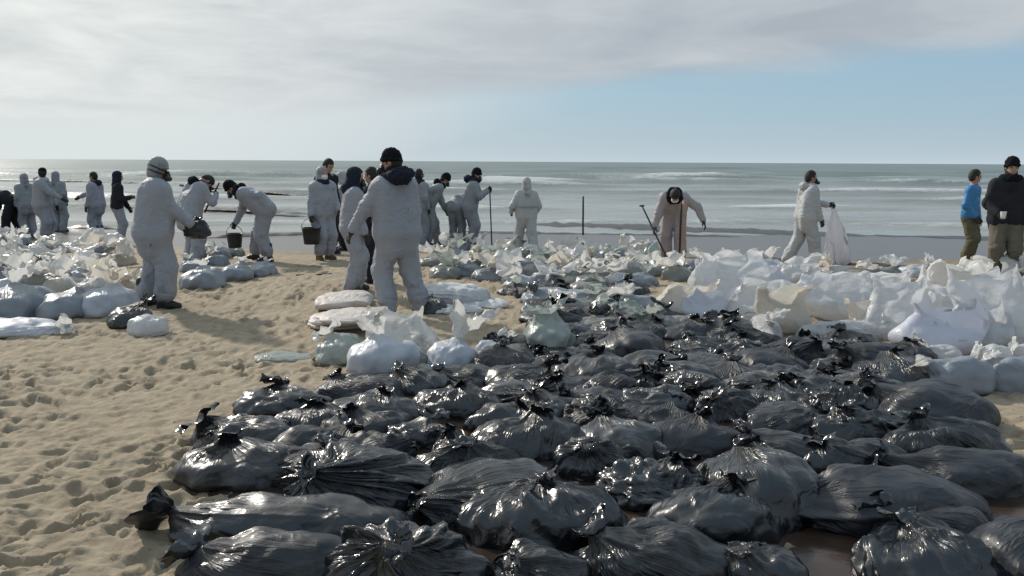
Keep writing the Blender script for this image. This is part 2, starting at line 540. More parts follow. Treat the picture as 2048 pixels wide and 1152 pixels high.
def build_beach():
    ys = [1.2]
    while ys[-1] < 31:
        y = ys[-1]
        ys.append(y + min(0.16, max(0.013, y * y / 1050)))
    ys = axis_vals([[-300, -90, -30, -10, -4, -1.5, 0, 0.7], ys, [34, 40, 55, 90]])
    geo = 9 * 1.18 ** np.arange(1, 22)
    xs = axis_vals([-geo, np.arange(-9, -4.6, 0.06), np.arange(-4.6, 1.2, 0.019), np.arange(1.2, 9.01, 0.06), geo])
    X, Y = np.meshgrid(xs, ys)
    Z = ground(X, Y)
    q = np.stack([X.ravel(), Y.ravel(), np.zeros(X.size)], 1)
    dry = (1 - sstep(Y, 14, 19)).ravel() * (np.abs(X).ravel() < 14) * (Y.ravel() > 0.5)
    Z = Z.ravel()
    near = dry > 0.01
    qn = q[near]
    lump = 0.012 * fbm(qn * np.array([2.0, 2.6, 1]), 2, 11) + 0.016 * fbm(qn * np.array([7.0, 8.5, 1]), 3, 12)
    rdg = 1 - np.abs(perlin(qn * np.array([7.5, 9.0, 1]), 15)) * 2.2
    lump += 0.010 * rdg + 0.008 * perlin(qn * 25, 13) + 0.005 * perlin(qn * 50, 14)
    Z[near] += lump * dry[near]
    Z = Z.reshape(X.shape)
    rg = np.random.default_rng(21)
    for i in range(7500):      # scuffed footprints
        fx, fy = rg.uniform(-7.5, 4.5), 1.6 + 12.5 * rg.random() ** 1.2
        L, W = rg.uniform(0.04, 0.12), rg.uniform(0.025, 0.055)
        dep = rg.uniform(0.009, 0.033) * (1.25 if rg.random() < .15 else .8)
        a = rg.uniform(0, math.pi)
        dep *= float(np.clip(.95 + 1.3 * perlin(np.array([[fx * .9, fy * .7, 0]]), 17)[0], .15, 1.5))
        i0, i1 = np.searchsorted(xs, [fx - 0.32, fx + 0.32]); j0, j1 = np.searchsorted(ys, [fy - 0.32, fy + 0.32])
        if i1 - i0 < 2 or j1 - j0 < 2:
            continue
        sx, sy = X[j0:j1, i0:i1] - fx, Y[j0:j1, i0:i1] - fy
        u = (sx * math.cos(a) + sy * math.sin(a)) / L; v = (-sx * math.sin(a) + sy * math.cos(a)) / W
        v = v * (1 + 0.25 * u)
        r = np.sqrt(u * u + v * v)
        Z[j0:j1, i0:i1] += -dep * np.exp(-r ** 4.5) + 0.34 * dep * np.exp(-((r - 1.3) / 0.33) ** 2) * (1 + 0.6 * u)
    V = np.stack([X.ravel(), Y.ravel(), Z.ravel()], 1)
    o = mk('beach_sand', V, grid_faces(len(ys), len(xs)), M_SAND)
    o['kind'] = 'structure'


build_beach()


# ------------------------------------------------------------------ sea
def build_sea():
    ys = list(np.arange(20.5, 62, 0.17))
    while ys[-1] < 9000:
        ys.append(ys[-1] + max(0.2, (ys[-1] - 55) * 0.03))
    ys = np.array(ys)
    geo = 46 * 1.16 ** np.arange(1, 37)
    xs = axis_vals([-geo, np.arange(-46, 46.1, 0.55), geo])
    X, Y = np.meshgrid(xs, ys)
    q = np.stack([X.ravel(), Y.ravel(), np.zeros(X.size)], 1)
    wob = perlin(q * np.array([0.035, 0.03, 1]), 31) * 3.2 + perlin(q * np.array([0.12, 0.08, 1]), 32) * 0.8
    y = q[:, 1]
    ph = (y + wob) / (5.0 + 0.055 * np.clip(y - 22, 0, 200))
    sw = np.sin(2 * math.pi * ph)
    crest = np.where(sw > 0, sw ** 1.0, 0)
    amp = 0.07 + 0.26 * sstep(y, 25, 48) + 0.36 * sstep(y, 50, 95)
    mod = 0.55 + 0.9 * perlin(q * np.array([0.045, 0.11, 1]), 33)
    mod = np.clip(mod, 0.08, 1.6)
    z = amp * mod * (crest ** 3 * 1.4 - 0.3)
    z += 0.06 * perlin(q * np.array([0.3, 0.8, 1]), 34) * sstep(y, 24, 40) + 0.02 * perlin(q * np.array([1.1, 2.6, 1]), 35)
    z *= 1 - 0.9 * sstep(y, 220, 600)
    lines = sstep(crest, 0.60, 0.95) * sstep(mod + .35 * perlin(q * np.array([.25, .6, 1]), 39), 0.35, 0.85)
    foam = lines * (1 - sstep(y, 80, 170)) * 0.60 * (.35 + .65 * sstep(y, 30, 40))
    caps = sstep(perlin(q * np.array([0.06, 0.35, 1]), 36), 0.28, 0.52) * sstep(y, 40, 60) * (1 - sstep(y, 140, 320))
    foam += 0.45 * caps
    wash = sstep(perlin(q * np.array([0.06, 0.45, 1]), 37), 0.0, 0.35) * (1 - sstep(y, 36, 52)) * sstep(y, 24, 28)
    foam += 0.30 * wash
    z += 0.05 * lines
    V = np.stack([X.ravel(), Y.ravel(), SEA_Z + z], 1)
    o = mk('sea', V, grid_faces(len(ys), len(xs)), M_SEA)
    a = o.data.attributes.new('foam', 'FLOAT', 'POINT')
    a.data.foreach_set('value', foam.astype(np.float32))
    o['kind'] = 'structure'


build_sea()


# ------------------------------------------------------------------ tide lines of oil and weed, sludge
def ribbon(name, pts, wid, hgt, mat, seed, base=None):
    P = []
    for px, py in pts:
        g, _ = gp(px, py); P.append((g.x, g.y))
    P = np.array(P)
    d = np.concatenate([[0], np.cumsum(np.linalg.norm(np.diff(P, axis=0), axis=1))])
    n = max(12, int(d[-1] / 0.12))
    s = np.linspace(0, d[-1], n)
    cx, cy = np.interp(s, d, P[:, 0]), np.interp(s, d, P[:, 1])
    q = np.stack([s * 0.8, np.zeros(n), np.zeros(n)], 1)
    cy = cy + 0.30 * perlin(q * 0.5, seed) + 0.10 * perlin(q * 2.2, seed + 1)
    wv = wid * np.clip(0.75 + 0.6 * perlin(q * .6, seed + 2) + 0.4 * perlin(q * 2.6, seed + 3), 0.15, 2) * np.minimum(1, np.minimum(s, d[-1] - s) / 0.8 + 0.05)
    m = 9
    t = np.linspace(-1, 1, m)
    X = cx[:, None] + 0 * t
    Y = cy[:, None] + wv[:, None] * t[None, :]
    Zb = np.maximum(ground(X, Y), SEA_Z - 0.01) if base is None else base + 0 * X
    bumpn = fbm(np.stack([X.ravel() * 3, Y.ravel() * 5, np.zeros(X.size)], 1), 3, seed + 5).reshape(X.shape)
    Z = Zb + hgt * (1 - t[None, :] ** 2) * (0.8 + 0.9 * bumpn) * np.clip(wv / wid, 0.2, 1.5)[:, None] - 0.015 * (np.abs(t) > 0.99)
    V = np.stack([X.ravel(), Y.ravel(), Z.ravel()], 1)
    o = mk(name, V, grid_faces(n, m)[:, ::-1].copy(), mat)
    o['kind'] = 'stuff'
    return o


ribbon('oil_weed_line', [(960, 452), (1150, 456), (1350, 462), (1600, 468), (1850, 474), (2080, 482)], 1.35, 0.07, M_TAR, 41)
ribbon('oil_weed_line', [(900, 464), (1080, 467), (1300, 470), (1480, 474)], 0.55, 0.06, M_TAR, 47)
ribbon('oil_weed_line', [(-40, 410), (150, 416), (380, 428), (620, 436), (720, 440)], 1.5, 0.07, M_TAR, 53, SEA_Z + .10)
ribbon('oil_weed_line', [(300, 440), (480, 443), (620, 446)], 0.8, 0.06, M_TAR, 91, SEA_Z + .08)
ribbon('oil_weed_line', [(120, 459), (180, 459), (240, 460)], 0.35, 0.14, M_TAR, 71)
ribbon('oil_weed_line', [(395, 478), (480, 473), (610, 469), (700, 470)], 0.50, 0.09, M_TAR, 59)
ribbon('oil_weed_line', [(1340, 517), (1560, 523), (1850, 536), (1900, 540)], 0.26, 0.07, M_TAR, 65)
ribbon('oil_weed_line', [(590, 551), (640, 549), (700, 546)], 0.10, 0.05, M_TAR, 77)


def blob(name, poly, mat, lift, seed, inset=0.12, kind='structure'):
    """flat patch with a wandering edge lying on the sand"""
    P = np.array([gp(*p)[0][:2] for p in poly])
    c = P.mean(0)
    n = 160
    d = np.linalg.norm(np.diff(np.vstack([P, P[:1]]), axis=0), axis=1)
    cs = np.concatenate([[0], np.cumsum(d)]); s = np.linspace(0, cs[-1], n, endpoint=False)
    Q = np.vstack([P, P[:1]])
    bx, by = np.interp(s, cs, Q[:, 0]), np.interp(s, cs, Q[:, 1])
    nz = 1 + inset * perlin(np.stack([bx * 1.7, by * 1.7, np.zeros(n)], 1), seed) * 1.6
    rr = np.linspace(0.02, 1, 14)
    X = c[0] + (bx - c[0])[None, :] * rr[:, None] * nz[None, :]
    Y = c[1] + (by - c[1])[None, :] * rr[:, None] * nz[None, :]
    Z = ground(X, Y) + lift - 0.03 * (rr[:, None] > 0.99)
    o = mk(name, np.stack([X.ravel(), Y.ravel(), Z.ravel()], 1), [ring_faces(14, n), np.arange(n)[None, ::-1][:, ::-1]], mat)
    o['kind'] = kind
    return o


blob('oil_sludge', [(430, 1180), (400, 1000), (480, 880), (600, 790), (800, 730), (1020, 680), (1150, 620), (1500, 640), (1800, 690), (1900, 760),
                    (1920, 860), (2000, 920), (2160, 980), (2200, 1250), (1300, 1300)], M_SLUDGE, 0.035, 81)

# ------------------------------------------------------------------ bags
def bag_geo(seed, rx, ry, rz, tie=(0, 0, 1), pleat=0.06, crump=0.012, cf=5.0, nu=80, nv=46, neck=0.035, sq=0.86, rise=0.16, dim=0.10, flat=0.5,
            nfold=22, lens=(0.6, 1.9), sag=0.12):
    rg = np.random.default_rng(seed)
    rm = (rx + ry + rz) / 3
    v0 = min(0.5, neck / rm)
    t = np.linspace(0, 1, nv)
    vs = v0 + (math.pi - 0.04 - v0) * t ** 1.35
    U, V = np.meshgrid(np.linspace(0, 2 * math.pi, nu, endpoint=False), vs)
    tw = rg.uniform(-0.9, 0.9)
    Fo = np.zeros_like(U)
    for k in range(nfold):
        uk = rg.uniform(0, 2 * math.pi); wk = rg.uniform(0.06, 0.16) * (0.6 + 0.5 / (np.sin(V) + 0.25)); Lk = rg.uniform(*lens)
        x = np.abs((U - uk + 0.25 * rg.normal() * V + math.pi) % (2 * math.pi) - math.pi)
        Fo += rg.uniform(0.4, 1.1) * np.clip(1 - x / wk, 0, 1) * np.clip(1 - V / Lk, 0, 1) ** 0.7
    env = np.clip(np.sin(np.minimum(V, 1.4)) * 1.6, 0, 1)
    lat, ax = np.sin(V), np.cos(V)
    UU = U + tw * np.exp(-V / 0.5)
    tt, a, b = basis(tie)
    D = (lat * np.cos(UU))[..., None] * a + (lat * np.sin(UU))[..., None] * b + ax[..., None] * tt
    D = D.reshape(-1, 3)
    B = np.sign(D) * np.abs(D) ** sq
    B /= np.maximum(1e-6, np.linalg.norm(B, axis=1))[:, None] ** 0.65
    rad = (1 + pleat * (Fo - 0.35) * env).reshape(-1)
    P = B * rad[:, None]
    ext = rise * np.exp(-(V - v0) / 0.13) - dim * np.exp(-((V - 0.42) / 0.28) ** 2)
    P = P + ext.reshape(-1)[:, None] * tt
    P = P * np.array([rx, ry, rz])
    q = P / rm
    P *= (1 + 0.17 * perlin(q * 1.15, seed) + 0.08 * perlin(q * 2.6, seed + 5))[:, None]
    if crump:
        P += D * (crump * crumple(P, seed, cf) * np.clip(V / 0.5, 0.3, 1).reshape(-1))[:, None]
    s = 0.10 * rz
    zb = -flat * rz
    x = (P[:, 2] - zb) / s
    P[:, 2] = zb + s * np.where(x > 20, x, np.log1p(np.exp(np.minimum(x, 20)))) - s * 0.02
    g = 1 + sag * np.exp(-((P[:, 2] - zb) / (0.55 * rz)) ** 2)
    P[:, :2] *= g[:, None]
    P[:, 2] -= P[:, 2].min() + 0.012
    neckp = P[:nu].mean(0)
    FOLD['vec'] = np.stack([np.cos(UU) * 4.8, np.sin(UU) * 4.8, V * 0.7 + seed % 97], -1).reshape(-1, 3)
    reach = rg.uniform(1.1, 2.5)
    patch = np.clip(.7 + 1.0 * perlin(np.stack([np.cos(UU) * 1.6, np.sin(UU) * 1.6, V + seed % 53], -1).reshape(-1, 3), 7), 0, 1)
    FOLD['fade'] = ((1 - sstep(V, .35 * reach, reach)) * sstep(V, 0.0, .2)).reshape(-1) * patch * rg.choice([.7, 1.0, 1.3, 1.7])
    return P, [ring_faces(nv, nu), np.arange((nv - 1) * nu, nv * nu)[None, :], np.arange(nu)[None, ::-1]], neckp, tt


FOLD = {}


def set_fold(o):
    a = o.data.attributes.new('fold', 'FLOAT_VECTOR', 'POINT')
    if len(a.data) == len(FOLD['vec']):
        a.data.foreach_set('vector', FOLD['vec'].astype(np.float32).ravel())
        b = o.data.attributes.new('fade', 'FLOAT', 'POINT')
        b.data.foreach_set('value', FOLD['fade'].astype(np.float32))


def top_geo(seed, base, axis, L, r0, flare, nu=44, ns=13, flatn=0.55, droop=(0, 0, 0), rag=0.28, rough=0.42):
    """gathered plastic above a knot: narrow neck, then a ruffled, ragged flare"""
    rg = np.random.default_rng(seed + 77)
    t, a, b = basis(axis)
    s = np.linspace(0, 1, ns)[:, None]
    u = np.linspace(0, 2 * math.pi, nu, endpoint=False)[None, :]
    ruff = sum(rg.uniform(0.4, 1) / (1 + 0.12 * k) * (np.abs(((u * k + rg.uniform(0, 6.28)) / math.pi) % 2 - 1) * 2 - 1) for k in (3, 5, 8, 12))
    ruff = ruff / 2.2
    r = r0 * (1.15 - 0.5 * np.exp(-((s - 0.13) / 0.09) ** 2)) + flare * s ** 1.15
    r = r * (1 + 0.55 * ruff * s ** 0.6)
    ln = L * (1 + rag * (0.6 * np.sin(u * 2 + rg.uniform(0, 6)) + 0.5 * np.sin(u * 5 + rg.uniform(0, 6)) + 0.25 * ruff))
    ax = ln * s * (1 - 0.25 * s) - 0.02
    ang = rg.uniform(0, 6.28)
    ca, sa = math.cos(ang), math.sin(ang)
    lx, ly = r * np.cos(u), r * np.sin(u) * flatn
    A = ca * a + sa * b; Bv = -sa * a + ca * b
    P = np.asarray(base) + lx[..., None] * A + ly[..., None] * Bv + ax[..., None] * t + (s ** 2 * L)[..., None] * np.asarray(droop)
    P = P.reshape(-1, 3)
    fr = 1.1 / max(flare, 0.03)
    N = np.stack([perlin(P * fr, seed + k) for k in (1, 2, 3)], 1)
    N += 0.5 * np.stack([crumple(P, seed + k, fr * 1.2, 4) for k in (4, 5, 6)], 1)
    P += N * (rough * flare * np.broadcast_to(s, (ns, nu)).reshape(-1))[:, None]
    return P, ring_faces(ns, nu)


def put_bag(name, loc, seed, rx, ry, H, yaw, tie, mat, topmat, tl, tf, label, cat, group=None, tr0=0.03, dr=None, topn=(44, 13), **kw):
    """one tied bag: its own mesh, and the gathered top as a part"""
    fl = kw.get('flat', 0.5)
    P, Fs, nk, ax = bag_geo(seed, rx, ry, H / (1 + fl), tie=tie, **kw)
    o = mk(name, P, Fs, mat, None, loc, yaw)
    set_fold(o)
    tag(o, label, cat, group)
    if tl > 0:
        rg = np.random.default_rng(seed)
        if dr is None:
            a = rg.uniform(0, 6.28); dr = (0.5 * math.cos(a), 0.5 * math.sin(a), -0.25)
        # the top leans up from the tie
        ax2 = np.asarray(ax) * 0.9 + np.array([0, 0, 0.30 if ax[2] > .6 else .05])
        Q, G = top_geo(seed, nk, ax2, tl, tr0, tf, droop=dr, nu=topn[0], ns=topn[1])
        Q[:, 2] = np.maximum(Q[:, 2], 0.01)
        mk('tied_top', Q, G, topmat, o)
    return o


def tie_dir(az, el):
    return (math.cos(R(az)) * math.cos(R(el)), math.sin(R(az)) * math.cos(R(el)), math.sin(R(el)))


PLACED = []


def bag_px(name, cx, cy, wpx, hpx, H, tie, mat, topmat, tl, tf, label, cat='bag', group=None, yaw=0.0, seed=None, dmin=0.30, dmax=1.1, lift=0.0, **kw):
    """bag whose outline in the photograph is about wpx x hpx round (cx, cy)"""
    g, mp = gp(cx, cy, H * 0.42 + lift)
    elev = math.atan2(CAM_H - g.z, math.hypot(g.x, g.y))
    wm = wpx * mp
    dm = (hpx * mp - 0.62 * H * math.cos(elev)) / math.sin(elev)
    dm = min(dmax, max(dmin, dm))
    rx, ry = wm / 2 / 1.06, dm / 2 / 1.06
    z = gz(g.x, g.y) + lift
    sd = seed if seed is not None else int(cx * 3 + cy * 7)
    PLACED.append((g.x, g.y, max(rx, ry)))
    return put_bag(name, (g.x, g.y, z), sd, rx, ry, H, R(yaw), tie_dir(tie[0] - yaw, tie[1]), mat, topmat, tl, tf, label, cat, group, **kw)


BK = 'black_bag'
BG = 'black bags in the heap'
B0, B1, B2 = M_BLK
# cx, cy, w, h, H, tie(az, el), material, top length, top flare, label, extra
FRONT = [
    (815, 1125, 325, 160, 0.34, (262, 50), B2, .10, .05, 'round black bag at the front edge, long pleats fanning out from its knot', dict(pleat=.11, nfold=46, lens=(1.2, 2.4), nu=150, nv=70, crump=.004, sq=.95, flat=.6)),
    (1080, 1140, 215, 120, 0.24, (215, 45), B0, .10, .06, 'black bag at the front edge just beside the large pleated round bag', dict(pleat=.09, nfold=30, crump=.02)),
    (1315, 1100, 285, 130, 0.25, (170, 45), B0, .13, .08, 'slack glossy black bag with a crumpled open top, in front of the pleated dark bag', dict(pleat=.07, crump=.03)),
    (1525, 1128, 160, 90, 0.20, (180, 60), B2, .09, .06, 'small black bag with white glints beside the brown oil puddle, front edge', dict(pleat=.08, crump=.022)),
    (1855, 1118, 290, 140, 0.26, (100, 62), B0, .12, .08, 'scrunched black bag with many fine folds before the puddle', dict(pleat=.10, nfold=44, lens=(1, 2.2), nu=120, crump=.02)),
    (2050, 1105, 190, 150, 0.30, (20, 40), B1, .0, .0, 'smooth grey sheened black bag cut by the corner of the photo', dict(pleat=.03, crump=.006)),
    (560, 1112, 350, 120, 0.24, (172, 30), B1, .12, .10, 'long black bag at the front corner next to the sand, tied at its sand end', dict(pleat=.06, crump=.014)),
    (590, 1030, 460, 105, 0.23, (176, 22), B0, .14, .12, 'longest black bag lying towards the sand with a scrunched tied end', dict(pleat=.055, crump=.012, nu=110, dmax=.62)),
    (1090, 1022, 300, 130, 0.30, (95, 68), B2, .12, .06, 'black bag with deep pleats and a pale shiny corner, middle of the second row', dict(pleat=.10, nfold=34, lens=(1.2, 2.4), nu=128, nv=60, crump=.006)),
    (985, 968, 300, 130, 0.27, (215, 20), B2, .09, .05, 'long plump black bag tied low at the end facing the camera', dict(pleat=.05, yaw=24, crump=.008)),
    (1432, 1022, 255, 125, 0.27, (60, 50), B0, .12, .08, 'black bag with brown stained fine pleats behind the slack glossy bag', dict(pleat=.10, nfold=40, nu=120, crump=.012)),
    (1312, 960, 220, 105, 0.22, (40, 60), B2, .14, .11, 'badly crumpled mirror shiny black bag lying half empty', dict(pleat=.06, crump=.05, cf=7, nu=110, nv=60)),
    (1520, 958, 225, 160, 0.34, (120, 66), B2, .16, .045, 'plump smooth black bag with a tall leaning knot', dict(pleat=.05, nfold=26, crump=.004, nu=110, nv=56)),
    (1770, 990, 370, 135, 0.30, (184, 18), B1, .10, .05, 'large long black bag with its puckered tied end towards the smooth plump bag', dict(pleat=.085, nfold=36, nu=120, crump=.006, dmax=.7)),
    (1880, 1055, 250, 100, 0.23, (150, 45), B1, .17, .045, 'low black bag with an upright spiky top beside the puddle', dict(pleat=.05, crump=.01)),
    (722, 945, 300, 130, 0.29, (235, 42), B2, .14, .08, 'wide shiny black bag with bright ridged folds above its scrunched knot', dict(pleat=.11, nfold=38, lens=(1.1, 2.3), nu=128, nv=60, crump=.01)),
    (490, 918, 255, 95, 0.24, (120, 62), B0, .15, .10, 'black bag at the sand edge with a pale glare on its sand side', dict(pleat=.07, crump=.014)),
    (1930, 935, 300, 90, 0.23, (165, 30), B1, .08, .06, 'flat grey sheened black bag lying across the edge of the photo', dict(pleat=.03, crump=.010)),
    (1182, 910, 148, 90, 0.26, (262, 60), B2, .07, .05, 'small tight black bag with white streaked folds in front of the pleated pair', dict(pleat=.10, nfold=26, crump=.008)),
    (1060, 868, 225, 85, 0.27, (75, 70), B0, .14, .07, 'black bag with radiating creases behind the small tight bag', dict(pleat=.095, nfold=34, crump=.010)),
    (1245, 872, 175, 95, 0.25, (110, 50), B0, .10, .06, 'black bag with a smooth rounded flank behind the small tight bag', dict(pleat=.07, crump=.008)),
    (910, 893, 90, 70, 0.20, (120, 65), B2, .11, .05, 'smallest black bag, upright, between two big shiny bags', dict(pleat=.09, crump=.01)),
    (835, 862, 150, 60, 0.20, (60, 65), B0, .13, .07, 'black bag with a pale cone of gathered plastic behind the smallest bag', dict(pleat=.07, crump=.02)),
    (500, 858, 225, 75, 0.22, (172, 40), B2, .14, .11, 'black bag at the sand edge, its rumpled top flung towards the sand', dict(pleat=.08, crump=.02)),
    (640, 838, 190, 70, 0.22, (100, 68), B0, .13, .06, 'matt black bag with an upright knot behind the wide shiny bag', dict(pleat=.06, crump=.02)),
    (745, 812, 185, 70, 0.24, (80, 62), B2, .10, .06, 'glossy black bag with a bright end and scrunched top near the sand edge', dict(pleat=.09, crump=.012)),
    (565, 793, 190, 55, 0.20, (95, 55), B2, .17, .10, 'black bag at the far sand corner of the heap with a crumpled fan of plastic', dict(pleat=.09, crump=.02)),
    (735, 765, 200, 55, 0.18, (150, 40), B1, .09, .07, 'flattish black bag with greenish shine in front of the two white tied bags', dict(pleat=.06, crump=.025)),
    (920, 798, 175, 65, 0.24, (90, 72), B2, .13, .05, 'black bag with a stubby upright knot behind the bag with the bright end', dict(pleat=.10, nfold=30, crump=.010)),
    (1010, 832, 150, 60, 0.23, (60, 50), B2, .10, .06, 'black bag with one smooth bright shoulder behind the radiating bag', dict(pleat=.05, crump=.006)),
    (1380, 868, 200, 80, 0.24, (70, 60), B1, .13, .05, 'wide dull black bag with a lean knot behind the plump smooth bag', dict(pleat=.06, crump=.010)),
    (1700, 905, 230, 70, 0.22, (150, 60), B0, .12, .08, 'black bag with a ragged top behind the large long bag', dict(pleat=.05, crump=.02)),
    (1895, 868, 230, 70, 0.24, (140, 65), B0, .13, .09, 'black bag with a white glinting top at the bare sand patch', dict(pleat=.05, crump=.012)),
    (1865, 800, 215, 90, 0.30, (150, 30), B1, .09, .07, 'big smooth dark bag bulging towards the bare sand patch', dict(pleat=.035, crump=.006)),
    (1190, 735, 170, 70, 0.28, (75, 62), B0, .15, .08, 'black bag with a dark sunken knot in the middle of the heap', dict(pleat=.09, nfold=30, crump=.008)),
    (1265, 685, 130, 65, 0.32, (120, 40), B1, .08, .05, 'smooth dome of a bluish black bag before the murky bags', dict(pleat=.03, crump=.005)),
    (1530, 718, 150, 60, 0.27, (20, 55), B1, .15, .06, 'smooth dull dome of a black bag with a green black twisted top', dict(pleat=.03, crump=.005)),
    (1740, 712, 140, 60, 0.30, (180, 45), B1, .17, .08, 'black bag under the big white bags with a thick leaning top', dict(pleat=.03, crump=.006)),
    (1800, 735, 190, 60, 0.24, (95, 65), B0, .10, .06, 'creased black bag beside the grey blue bag under the white pile', dict(pleat=.06, crump=.016)),
    (1690, 795, 170, 55, 0.22, (70, 60), B2, .09, .09, 'black bag with a brilliantly shiny loose flap in the middle distance', dict(pleat=.06, crump=.05, cf=6)),
    (1730, 840, 200, 60, 0.22, (130, 60), B2, .12, .07, 'black bag with a silvery triangular fold facing the camera', dict(pleat=.07, crump=.045, cf=5)),
]
for (cx, cy, wp, hp, H, tie, mt, tl, tf, lab, kw) in FRONT:
    kw['pleat'] = kw['pleat'] * 1.5
    bag_px(BK, cx, cy + 8, wp * 1.12, hp * 1.12, H * .87, tie, mt, M_TOPB, tl * .72, tf * .8, lab, 'bag', BG, **kw)

NTH = ['first', 'second', 'third', 'fourth', 'fifth', 'sixth', 'seventh', 'eighth', 'ninth', 'tenth', 'eleventh', 'twelfth', 'thirteenth', 'fourteenth', 'fifteenth']


def row_fill():
    rg = np.random.default_rng(5)
    # rows of the heap from its back towards the camera: y, x0, x1, what it lies by
    rows = [(666, 1110, 1520, 'row nearest the cream bag'),
            (688, 1010, 1760, 'row beside pale greenish bag'),
            (708, 985, 1880, 'row behind the sunken knot'), (730, 975, 1790, 'row of the sunken knot'),
            (754, 820, 1830, 'row beside two white bags'), (780, 1010, 1840, 'row nearest bare sand patch'),
            (806, 1085, 1800, 'row before shiny loose flap'), (832, 960, 1830, 'row behind smooth plump bag'),
            (862, 700, 1960, 'row before the triangular fold'), (895, 620, 1960, 'row behind large long bag'), (930, 600, 1900, 'row in front of smallest bag')]
    for (ry, x0, x1, where) in rows:
        spots = []
        x = x0 + rg.uniform(0, 30)
        while x < x1:
            g, mp = gp(x, ry, 0.1)
            wm = rg.uniform(0.48, 0.68)
            cyj = ry + rg.uniform(-7, 7)
            g, mp = gp(x, cyj, 0.1)
            if all(math.hypot(g.x - a, (g.y - b) * 1.15) > 0.20 + 0.33 * r_ for a, b, r_ in PLACED):
                spots.append((x, cyj, wm, mp))
                PLACED.append((g.x, g.y, 0.22))
            x += wm / mp * rg.uniform(0.60, 0.80)
        spots.sort()
        for i, (x, y, wm, mp) in enumerate(spots):
            H = rg.uniform(0.15, 0.235)
            tl = rg.uniform(0.06, 0.13)
            cr = rg.choice([0.006, 0.012, 0.02, 0.035])
            el = rg.uniform(35, 80)
            look = ('smooth' if cr < .01 else 'creased' if cr < .03 else 'crumpled') + ' black bag, ' + ('tall knot' if tl > .115 else 'short knot' if tl < .09 else 'tied knot')
            bag_px(BK, x, y, wm / mp, 30 + 0.28 / mp * 0.5, H, (rg.uniform(0, 360), el), M_BLK[rg.integers(3)], M_TOPB, tl, rg.uniform(.03, .062),
                   f'{look}, {NTH[i]} from the sand, {where}', 'bag', BG, yaw=rg.uniform(-35, 35), dmin=0.34, dmax=0.5,
                   pleat=rg.uniform(.08, .16), crump=float(cr), nfold=int(rg.integers(18, 34)), nu=72, nv=40, seed=int(rg.integers(1e6)))


row_fill()

# ------------------------------------------------------------------ white and grey bags
WG = 'white bags'
UP = dict(rise=.30, neck=.11, sq=.80, flat=.75, nfold=16, pleat=.10, lens=(1.0, 2.4), crump=.055, cf=2.6, nu=84, nv=50)
LIE = dict(pleat=.05, nfold=22, crump=.010, nu=72, nv=40)


def wb(cx, cy, w_, h_, H, tie, mat, top, tl, tf, label, name='white_bag', **kw):
    return bag_px(name, cx, cy, w_, h_, H, tie, mat, top, tl, tf, label, 'bag', None, **kw)


# the three tied bags between the standing pair and the black heap
wb(772, 712, 165, 66, .28, (110, 60), M_FILL, M_TOPW, .16, .12, 'plump white tied bag at the edge of the black heap, olive stain beside it', tr0=.05, dr=(-.3, .2, 0), **LIE)
wb(905, 714, 112, 62, .26, (60, 72), M_FILL, M_TOPW, .26, .16, 'small plump white bag with a tall cream tuft standing on it', tr0=.03, dr=(.35, 0, .1), **LIE)
wb(682, 694, 95, 60, .22, (150, 50), M_GRN, M_TOPW, .18, .10, 'limp translucent bag with sandy frills next to the plump white tied bag', name='translucent_bag', **{**LIE, 'crump': .03})
wb(835, 722, 75, 36, .17, (0, 30), M_FILLM, M_GRN, 0, 0, 'olive brown stained bag squeezed between the two plump white bags', name='stained_bag', **LIE)
wb(1095, 676, 105, 75, .34, (100, 68), M_GRN, M_GRN, .15, .12, 'pale greenish see through bag standing at the end of the bare sand', name='translucent_bag', tr0=.09, **{**UP, 'crump': .04})
wb(985, 700, 80, 40, .18, (60, 50), M_FILL, M_TOPW, .15, .10, 'flattened lilac white bag behind the small plump white bag', **LIE)

# left pile: front bags
wb(38, 603, 125, 62, .32, (140, 70), M_FILLG, M_TOPW, .26, .16, 'dark grey filled bag with a bright end, front of the pile at the photo edge', name='grey_bag', tr0=.04, **LIE)
wb(140, 608, 112, 52, .27, (80, 68), M_FILLG, M_TOPW, .22, .13, 'blue grey filled bag between the dark grey one and the lilac one', name='grey_bag', tr0=.04, **LIE)
wb(216, 602, 112, 58, .30, (100, 68), M_FILL, M_CRM, .28, .15, 'lilac grey filled bag beside the boots of the helmeted person', name='grey_bag', tr0=.05, **LIE)
wb(408, 556, 80, 42, .29, (120, 65), M_FILLG, M_TOPW, .18, .10, 'blue grey bag with a pale rounded end behind the helmeted person', name='grey_bag', **LIE)
wb(474, 545, 60, 34, .26, (70, 70), M_FILLG, M_TOPW, .14, .08, 'grey bag, middle one of the row before the stooping person', name='grey_bag', **LIE)
wb(524, 538, 52, 30, .22, (70, 70), M_FILLG, M_TOPW, .10, .06, 'smallest grey bag by the knees of the stooping person', name='grey_bag', **LIE)
wb(30, 652, 200, 40, .14, (0, 20), M_BLUEW, M_TOPW, .16, .12, 'flat empty white bag lying on the sand at the photo edge', **{**LIE, 'crump': .02})
wb(262, 630, 70, 48, .22, (60, 55), B0, M_TOPB, .16, .07, 'small black bag at the feet of the helmeted person', name='black_bag', **LIE)
wb(296, 650, 86, 34, .19, (40, 30), M_WHT, M_TOPW, 0, 0, 'small white bag lying against the black one by the helmeted person', **LIE)

